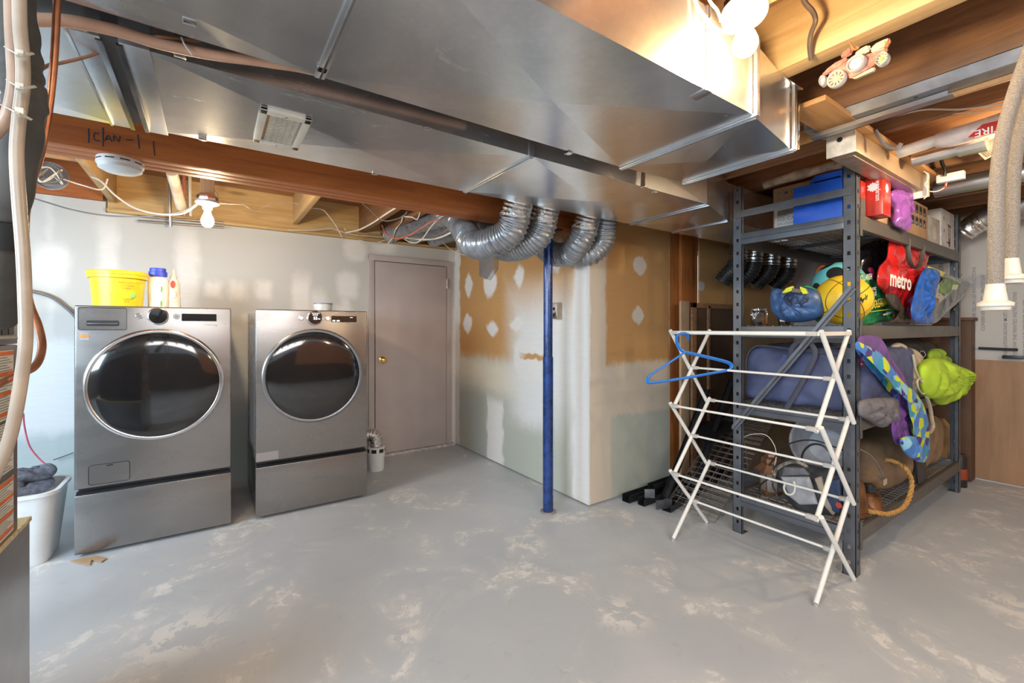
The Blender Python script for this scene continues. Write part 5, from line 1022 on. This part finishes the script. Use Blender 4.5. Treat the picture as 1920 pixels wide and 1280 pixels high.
bag('grey_pouch', 'crumpled grey fabric pouch hanging under the side of the blue duffel', 'bag', [(1614, 752), (1640, 746), (1678, 745), (1682, 765), (1680, 783), (1662, 795), (1650, 801), (1630, 788), (1613, 778)], fy(.80), (0, -1, 0), .08, cloth('grey_pouch_fabric', (.16, .15, .16), .7, 300), .025, 12, 17, ridge=.8)
m_, t_, b_ = nt('tropical_print'); vo = N(t_, 'ShaderNodeTexVoronoi'); vo.inputs['Scale'].default_value = 13; vo.feature = 'F1'
t_.links.new(co(t_, (1, 1, 1.6), (0, .5, 0)), vo.inputs['Vector']); sp = N(t_, 'ShaderNodeSeparateColor'); t_.links.new(vo.outputs['Color'], sp.inputs[0]); cr_ = N(t_, 'ShaderNodeValToRGB'); cr_.color_ramp.interpolation = 'CONSTANT'; t_.links.new(sp.outputs[0], cr_.inputs[0])
for i, (p_, c) in enumerate(((0, (.09, .30, .62)), (.25, (.28, .60, .75)), (.45, (.62, .74, .03)), (.62, (.06, .22, .62)), (.8, (.07, .03, .22)), (.9, (.02, .35, .50)))):
    e = cr_.color_ramp.elements[i] if i < 2 else cr_.color_ramp.elements.new(p_); e.position = p_; e.color = c+(1,)
t_.links.new(cr_.outputs[0], b_.inputs['Base Color']); b_.inputs['Roughness'].default_value = .45
pv = simple('violet_lining', (.16, .06, .28), .4, var=.25)
t = bag('tropical_beach_bag', 'blue, lime and purple patterned fabric hanging down over the shelf edge', 'cloth', [(1606, 640), (1625, 648), (1650, 662), (1672, 690), (1692, 716), (1715, 735), (1733, 765), (1742, 805), (1742, 845), (1735, 866), (1718, 862), (1712, 840), (1718, 815), (1712, 780), (1698, 745), (1680, 712), (1655, 684), (1625, 660), (1606, 655)], fy(.775), (0, -1, 0), .045, m_, .008, 8, 18, smooth=True)
MB().pouch([PY(u, v, .798) for u, v in ((1612, 631), (1648, 631), (1664, 662), (1690, 700), (1703, 735), (1718, 790), (1724, 812), (1716, 822), (1704, 808), (1692, 770), (1685, 735), (1668, 700), (1640, 668), (1612, 652))], (0, -1, 0), .04, .012, 10, 12, 80, 19).build('violet_side', pv, t, ang=50)
MB().pouch([PY(u, v, .79) for u, v in ((1686, 738), (1694, 755), (1700, 790), (1714, 826), (1700, 832), (1680, 832), (1672, 805), (1676, 770))], (0, -1, 0), .03, .02, 14, 10, 60, 21).build('violet_fold', pv, t, ang=50)
MB().pouch([PY(u, v, .758) for u, v in ((1690, 822), (1712, 818), (1724, 838), (1733, 858), (1722, 866), (1705, 856), (1694, 842))], (0, -1, 0), .05, .012, 12, 10, 60, 20).build('patterned_tip', m_, t, ang=50)
MB().pouch([PY(u, v, .84) for u, v in ((1606, 668), (1630, 666), (1645, 680), (1640, 690), (1612, 686))], (0, -1, 0), .04, .01, 14, 8, 40, 23).build('pink_fold', simple('magenta_fold', (.45, .04, .16), .5), t)
bg_ = cloth('beige_canvas', (.50, .41, .30), .8, 260)
t = bag('beige_drawstring_sack', 'beige canvas sack with a knotted rope, between the patterned cloth and the lime jacket', 'bag', [(1670, 652), (1684, 642), (1700, 650), (1718, 658), (1722, 675), (1726, 700), (1734, 725), (1741, 742), (1728, 752), (1714, 745), (1702, 728), (1692, 705), (1680, 682)], fy(.865), (0, -1, 0), .09, bg_, .025, 10, 22, ridge=.7)
MB().tube([PY(u, v, .80) for u, v in ((1712, 665), (1716, 690), (1722, 706), (1728, 716), (1736, 722), (1738, 732), (1730, 738), (1722, 728), (1720, 714), (1727, 708), (1735, 714), (1733, 728), (1738, 748), (1745, 765))], .006, 8, 8).build('rope_knot', simple('cream_cord', (.60, .52, .40), .7, bmp=.6, bs=150), t)
MB().tube([PY(u, v, .795) for u, v in ((1738, 745), (1744, 765), (1747, 785), (1749, 800), (1743, 812))], .010, 8, 6, flat=.35).build('strap', bg_, t)
tag(MB().tube([PY(1729+6*cos(a), 664+6*sin(a), .86) for a in [k*pi/5 for k in range(10)]], .003, 8, 4, closed=True).build('metal_ring', M['chrome']), 'small metal ring hanging above the lime jacket', 'ring')
lm = cloth('lime_fabric', (.42, .62, .035), .65, 300, .12)
t = bag('lime_jacket', 'lime green jacket bundled at the far end of the second shelf', 'jacket', [(1728, 688), (1742, 672), (1762, 672), (1785, 682), (1816, 697), (1808, 712), (1806, 728), (1797, 742), (1786, 738), (1776, 752), (1764, 759), (1752, 748), (1738, 745), (1730, 728)], fy(.80), (0, -1, 0), .16, lm, .040, 7, 24, ridge=.75)
MB().pouch([PY(u, v, .86) for u, v in ((1742, 668), (1748, 655), (1762, 654), (1764, 664), (1776, 672), (1774, 684), (1748, 684))], (0, -1, 0), .08, .02, 12, 8, 48, 25).build('collar', simple('dark_lime_collar', (.28, .45, .03), .65), t, ang=50)
bag('charcoal_bag', 'dark charcoal bag at the back of the second shelf below the beam', 'bag', [(1640, 640), (1680, 634), (1735, 640), (1742, 660), (1745, 700), (1748, 756), (1640, 756)], fy(1.05), (0, -1, 0), .2, simple('charcoal_fabric', (.07, .06, .055), .7, var=.3), .03, 8, 26)
# ================================================================== BOTTOM SHELF
z1 = DK[0]+.001
cp = simple('aged_copper_lantern', (.22, .11, .06), .4, .6, var=.2, sc=20); c = (2.76, 1.30)
t = thing('coach_lantern', 'hexagonal copper-roofed glass coach lantern on the bottom shelf', 'lantern', (c[0], c[1], z1)); T = Matrix.Translation((c[0], c[1], z1))
MB().lathe([(.001, 0), (.062, 0), (.066, .012), (.058, .02), (.001, .02)], 6, T).build('base', cp, t, ang=20)
MB().lathe([(.052, .02), (.060, .135)], 6, T, False).build('glass_pane', simple('dusty_lantern_glass', (.42, .37, .33), .15, var=.2, alpha=.7), t, ang=20)
MB().lathe([(.088, .130), (.090, .138), (.052, .176), (.050, .180), (.054, .186), (.050, .21), (.034, .222), (.030, .236), (.001, .242)], 6, T).build('roof', cp, t, ang=20)
for k in range(6): a = k*pi/3; MB().cyl((c[0]+.054*cos(a), c[1]+.054*sin(a), z1+.02), (c[0]+.062*cos(a), c[1]+.062*sin(a), z1+.135), .003, n=6).build('corner_bar', cp, t)
gy = simple('grey_bag_nylon', (.33, .33, .35), .45, var=.12, bmp=.2, bs=40); ny = simple('navy_bag_panel', (.03, .055, .12), .5); tn = simple('tan_bag_strap', (.36, .30, .23), .6)
t = thing('sports_bag', 'grey, navy and tan sports bag with a round badge on the bottom shelf', 'bag', (2.8, 1.0, z1))
MB().pouch([PX(u, v, 2.72) for u, v in ((1450, 872), (1500, 868), (1560, 880), (1600, 884), (1604, 930), (1596, 962), (1555, 966), (1500, 958), (1470, 925))], (-1, 0, 0), .16, .02, 7, 14, 80, 30).build('bag_body', simple('charcoal_bag_body', (.055, .055, .06), .6, var=.2), t, ang=50)
def pX_(par, name, pts, x, mt, T=.03, seed=3): MB().pouch([PX(u, v, x) for u, v in pts], (-1, 0, 0), T, .005, 14, 8, 48, seed, 6, smooth=False).build(name, mt, par)
pX_(t, 'grey_panel', [(1464, 893), (1518, 893), (1524, 910), (1534, 945), (1500, 946), (1480, 930)], 2.612, gy)
pX_(t, 'dark_flap', [(1470, 874), (1508, 876), (1520, 890), (1466, 892)], 2.612, simple('mid_grey_flap', (.13, .13, .14), .6))
pX_(t, 'navy_panel', [(1548, 900), (1576, 895), (1580, 940), (1574, 960), (1560, 962), (1550, 940)], 2.612, ny)
pX_(t, 'tan_side_strap', [(1528, 896), (1540, 892), (1552, 930), (1568, 960), (1562, 966), (1548, 950)], 2.612, tn)
MB().tube([PX(u, v, 2.59) for u, v in ((1473, 903), (1470, 915), (1476, 926), (1487, 925), (1491, 912), (1488, 902))], .0055, 8, 6, flat=.5).build('handle_loop', M['cream'], t)
MB().tube([PX(u, v, 2.60) for u, v in ((1448, 905), (1456, 880), (1475, 868), (1495, 866), (1515, 876))], .009, 8, 6, flat=.4).build('shoulder_strap', simple('striped_strap', (.20, .17, .14), .6, var=.5, sc=40), t)
p = PX(1573, 947, 2.590); MB().lathe([(.001, 0), (.014, 0), (.014, .001), (.001, .001)], 20, Matrix.Translation(p)@Matrix.Rotation(-pi/2, 4, 'Y')).build('round_badge', M['printr'], t)
text('lettering', 'nce', .024, PX(1557, 931, 2.590), (0, -1, 0), (0, 0, 1), M['printw'], t, bold=.012)
c = V((3.02, 1.12, .53)); T = Matrix.Translation(c)@V((-.8, -.15, .25)).to_track_quat('Z', 'Y').to_matrix().to_4x4()
t = tag(MB().lathe([(.001, -.10), (.10, -.095), (.145, -.03), (.165, .05), (.172, .052), (.168, .058), (.158, .05), (.138, -.025), (.095, -.08), (.001, -.085)], 40, T).build('grey_plastic_bowl', simple('translucent_grey_plastic', (.36, .36, .38), .22, var=.1)), 'big shiny grey plastic bowl lying on its side among cables on the bottom shelf', 'bowl')
for i, (pts, r, mt, lab) in enumerate((([(1442, 872), (1470, 838), (1500, 826), (1530, 826), (1560, 836), (1585, 845)], .004, 'cablek', 'black cable arching high over the grey bowl'),
    ([(1502, 880), (1505, 850), (1520, 834), (1540, 834), (1556, 848), (1560, 862)], .0055, 'cablek', 'thick black cable looping in front of the grey bowl'),
    ([(1425, 935), (1423, 915), (1432, 903), (1446, 898), (1450, 915), (1462, 935), (1478, 945), (1450, 940), (1432, 928)], .0035, 'cablek', 'thin black cable coiled beside the lantern'),
    ([(1380, 828), (1405, 815), (1435, 815), (1452, 835), (1455, 860), (1448, 885)], .0022, 'cable', 'thin pale wire hoop above the lantern'))):
    cable('shelf_cable', lab, [PX(u, v, 2.70+.0*i) for u, v in pts], r, M[mt])
pb = simple('rusty_brown_metal', (.22, .09, .03), .38, .5, var=.35, sc=14)
T = Matrix.Translation((2.80, .93, z1)); t = thing('copper_pot', 'rusty brown copper pot standing just right of the front shelf post', 'pot', (2.80, .93, z1))
MB().lathe([(.001, 0), (.085, 0), (.092, .012), (.088, .02), (.080, .10), (.072, .16), (.05, .20), (.03, .215), (.028, .24), (.001, .245)], 32, T).build('pot_body', pb, t); MB().lathe([(.086, .018), (.094, .022), (.092, .03), (.085, .032)], 32, T, False).build('rim', pb, t)
t = thing('old_bell', 'squat rusty metal bell shape beside the rope loop on the bottom shelf', 'bell', (3.0, .90, z1)); T = Matrix.Translation((2.985, .895, z1))
MB().lathe([(.001, 0), (.068, 0), (.072, .012), (.060, .03), (.055, .075), (.040, .085), (.001, .088)], 28, T).build('bell_body', pb, t); MB().lathe([(.001, .088), (.03, .088), (.032, .12), (.02, .13), (.001, .131)], 20, T).build('top_cap', M['black'], t)
rp = simple('golden_rope', (.52, .27, .07), .8, var=.2, sc=60)
P = resample_open(cat([PY(u, v, y) for u, v, y in ((1612, 952, .9), (1640, 960, .82), (1668, 963, .80), (1695, 950, .79), (1707, 925, .79), (1709, 902, .79), (1700, 880, .80), (1685, 868, .84), (1665, 862, .88), (1650, 864, .92))], 20), 220)
m = MB()
for k in range(3):
    Q = []
    for i, p in enumerate(P):
        tg = (P[min(i+1, 219)]-P[max(i-1, 0)]).normalized(); a = V((0, 1, 0)); b = tg.cross(a).normalized(); a = b.cross(tg); ph = i*.28+k*2*pi/3; Q.append(p+(a*cos(ph)+b*sin(ph))*.006)
    m.tube(Q, .0068, 7, 1, False)
tag(m.build('rope', rp), 'twisted golden rope looping out from the bottom shelf', 'rope')
cable('tag_cable', 'grey flat cord with a tag hanging on the bottom shelf', [PY(u, v, .88) for u, v in ((1608, 840), (1630, 852), (1645, 870), (1655, 890), (1662, 900))], .005, M['cableg'])
tag(MB().box(*[q for a in range(3) for q in (PY(1660, 903, .86)[a]-(.022, .002, .016)[a], PY(1660, 903, .86)[a]+(.022, .002, .016)[a])]).build('paper_tag', simple('manila_tag', (.55, .42, .30), .7)), 'small manila tag at the end of the grey cord', 'tag')
t = thing('tan_canvas_bundle', 'big brown canvas bundle with a black strap on the bottom shelf', 'bundle', (3.8, 1.1, z1))
lump(MB(), 3.15, 4.5, .86, 1.35, z1+.003, .60, .45, .035, 4, 8, 30).build('bag_body', simple('brown_canvas', (.26, .16, .085), .75, var=.2, sc=6, bmp=.4, bs=40), t, ang=60)
m = MB(); q = [PY(u, v, .842) for u, v in ((1718, 862), (1736, 862), (1738, 905), (1722, 908))]; m.quadbox([tuple(x) for x in q], (0, .012, 0)).build('black_strap', M['black'], t)

t = thing('cloth_sack', 'brown cloth sack standing past the far end of the shelving', 'sack', (4.82, 1.0, 0)); lump(MB(), 4.70, 4.93, .92, 1.12, .003, .50, .4, .03, 9, 5, 14).build('bag_body', simple('ochre_cloth', (.36, .22, .09), .8), t)
t = thing('red_black_can', 'black and red can standing on the floor past the far shelf post', 'can', (4.78, .86, 0)); T = Matrix.Translation((4.78, .865, 0)); MB().lathe([(.001, 0), (.045, 0), (.045, .22), (.03, .25), (.001, .25)], 20, T).build('can_body', M['black'], t); MB().lathe([(.0455, .06), (.0455, .14)], 20, T, False).build('red_band', simple('dull_red_band', (.38, .06, .02), .5), t)
# ================================================================== BEHIND AND BESIDE THE SHELVING
t = thing('brown_cabinet', 'narrow brown cabinet against the printed foam board wall', 'cabinet', (5.0, .95, 0)); MB().box(4.97, 5.10, .83, 1.3, .004, 1.28, .004).build('body', simple('dark_brown_wood', (.12, .055, .025), .6), t); MB().box(4.95, 5.105, .815, 1.3, 1.28, 1.305, .004).build('lid', simple('dark_brown_lid', (.14, .06, .03), .6), t); MB().box(4.9685, 4.97, .90, .93, 1.17, 1.185).build('white_tag', M['white'], t)
tag(MB().cyl((5.085, .60, 1.055), (5.085, .81, 1.06), .010, n=12).box(5.07, 5.107, .57, .68, .985, 1.01, .002).build('black_clamp_bar', M['black']), 'black metal bar with a bracket on the right wall beside the brown cabinet', 'bar')
t = thing('cardboard_sheet', 'large flat cardboard sheet leaning behind the shelving', 'cardboard', (4.3, 2.0, 0)); MB().quadbox([(3.79, 1.97, .005), (4.9, 1.97, .005), (4.9, 2.12, 1.19), (3.79, 2.12, 1.19)], (0, .008, .003)).build('sheet', M['card'], t)
t = thing('picture_frame', 'dark wood picture frame with a pale cardboard strip, leaning behind the jars', 'frame', (3.3, 2.0, 0))
MB().box(3.10, 3.75, 2.06, 2.085, .004, 1.42, .003).build('frame_panel', simple('dark_panel', (.10, .05, .025), .5), t)
m = MB(); m.box(3.10, 3.75, 2.045, 2.06, 1.38, 1.42, .002).box(3.10, 3.16, 2.045, 2.06, .004, 1.42, .002).box(3.32, 3.35, 2.045, 2.06, .004, 1.40, .002).build('frame_moulding', M['joistb'], t)
tag(MB().box(2.98, 3.085, 2.06, 2.08, .004, 1.43, .004).build('cardboard_strip', M['card']), 'narrow pale cardboard strip standing left of the dark picture frame', 'cardboard')
# spare shelving parts on the floor
kb = simple('black_steel_channel', (.028, .028, .03), .35, .4)
def channel(name, lab, a, b, w_=.05, h_=.035, grp='spare steel shelf beams on the floor'):
    a, b = V(a), V(b); d = (b-a).normalized(); s_ = d.cross(V((0, 0, 1))).normalized(); u_ = s_.cross(d); m = MB()
    m.bar(a, b, w_, .003, up=u_).bar(a+s_*w_/2+u_*h_/2, b+s_*w_/2+u_*h_/2, .003, h_, up=u_).bar(a-s_*w_/2+u_*h_/2, b-s_*w_/2+u_*h_/2, .003, h_, up=u_)
    return tag(m.build(name, kb), lab, 'steel beam', grp)
channel('steel_channel', 'black steel beam lying on the floor against the closet wall, its end nearest the drywall', (2.40, 2.10, .004), (3.6, 2.13, .004), .06, .05)
channel('steel_channel', 'black steel beam lying on the floor, second from the closet wall', (2.44, 2.00, .004), (3.6, 2.04, .004), .05, .045)
channel('steel_channel', 'black steel beam stacked on the two floor beams by the closet wall', (2.62, 2.06, .056), (3.6, 2.10, .060), .05, .04)
channel('steel_channel', 'grey-ended steel beam lying slanted in front of the stacked beams', (2.50, 1.84, .004), (3.5, 2.0, .02), .06, .04)
channel('steel_channel', 'long black steel beam leaning up from the floor behind the drying rack', (2.62, 1.93, .04), (3.20, 1.98, .74), .045, .02, 'leaning steel beams')
channel('steel_channel', 'second black steel beam leaning up nearer the shelf post', (2.80, 1.86, .03), (3.45, 1.92, .80), .045, .02, 'leaning steel beams')
tag(MB().box(-.035, .035, -.006, .006, -.03, .03, .003, Matrix.Translation(PZ(1218, 925, .075))@Matrix.Rotation(-.6, 4, 'Z')).build('end_bracket', simple('worn_grey_bracket', (.22, .22, .23), .4, .5)), 'small grey bracket resting on the end of the floor beams', 'bracket')
tag(MB().box(-.06, .06, -.004, .004, -.03, .03, .002, Matrix.Translation(PZ(1245, 945, .04))@Matrix.Rotation(-.35, 4, 'Z')).build('end_bracket', simple('worn_grey_plate', (.12, .12, .13), .4, .5)), 'flat dark bracket plate on the floor in front of the steel beams', 'bracket')
pn = thing('perforated_panel', 'dark perforated steel panel with triangular holes behind the left shelf post', 'panel', (3.0, 1.9, .72)); 
m = MB(); A, B, C_, D_ = PD(1290, 802, 3.45), PD(1352, 778, 3.7), PD(1400, 790, 3.4), PD(1322, 832, 3.2); m.quadbox([tuple(A), tuple(B), tuple(C_), tuple(D_)], (0, 0, .004)).build('panel', kb, pn)
for i in range(2):
    for k in range(4):
        p = A.lerp(B, .18+.22*k).lerp(D_.lerp(C_, .18+.22*k), .33+.36*i)-V((0, 0, .001)); e = (B-A).normalized()*.018; f_ = (D_-A).normalized()*.03
        m = MB(); m.quadbox([tuple(p-e), tuple(p+e), tuple(p+f_)], (0, 0, -.001)).build('triangle_hole', simple('tan_gap', (.35, .22, .1), .7), pn)
def wiredeck(name, lab, o, ex, ey, nx, ny, r=.0022):
    m = MB(); o, ex, ey = V(o), V(ex), V(ey)
    for i in range(nx+1): a = o+ex*i/nx; m.cyl(a, a+ey, r, n=6)
    for j in range(ny+1): a = o+ey*j/ny; m.cyl(a, a+ex, r, n=6)
    return tag(m.build(name, M['galvd']), lab, 'wire shelf', 'spare wire shelves leaning behind the shelving')
wiredeck('spare_wire_shelf', 'wire shelf leaning nearest the left shelf post, foot on the floor', (2.60, 1.56, .006), (.0, .36, 0), (.95, .03, .62), 6, 24)
wiredeck('spare_wire_shelf', 'wire shelf leaning just behind the nearest one', (2.66, 1.575, .006), (.0, .36, .0), (.98, .03, .66), 6, 24)
wiredeck('spare_wire_shelf', 'rearmost wire shelf of the leaning trio', (2.74, 1.59, .006), (.0, .36, .0), (1.0, .03, .70), 6, 24)
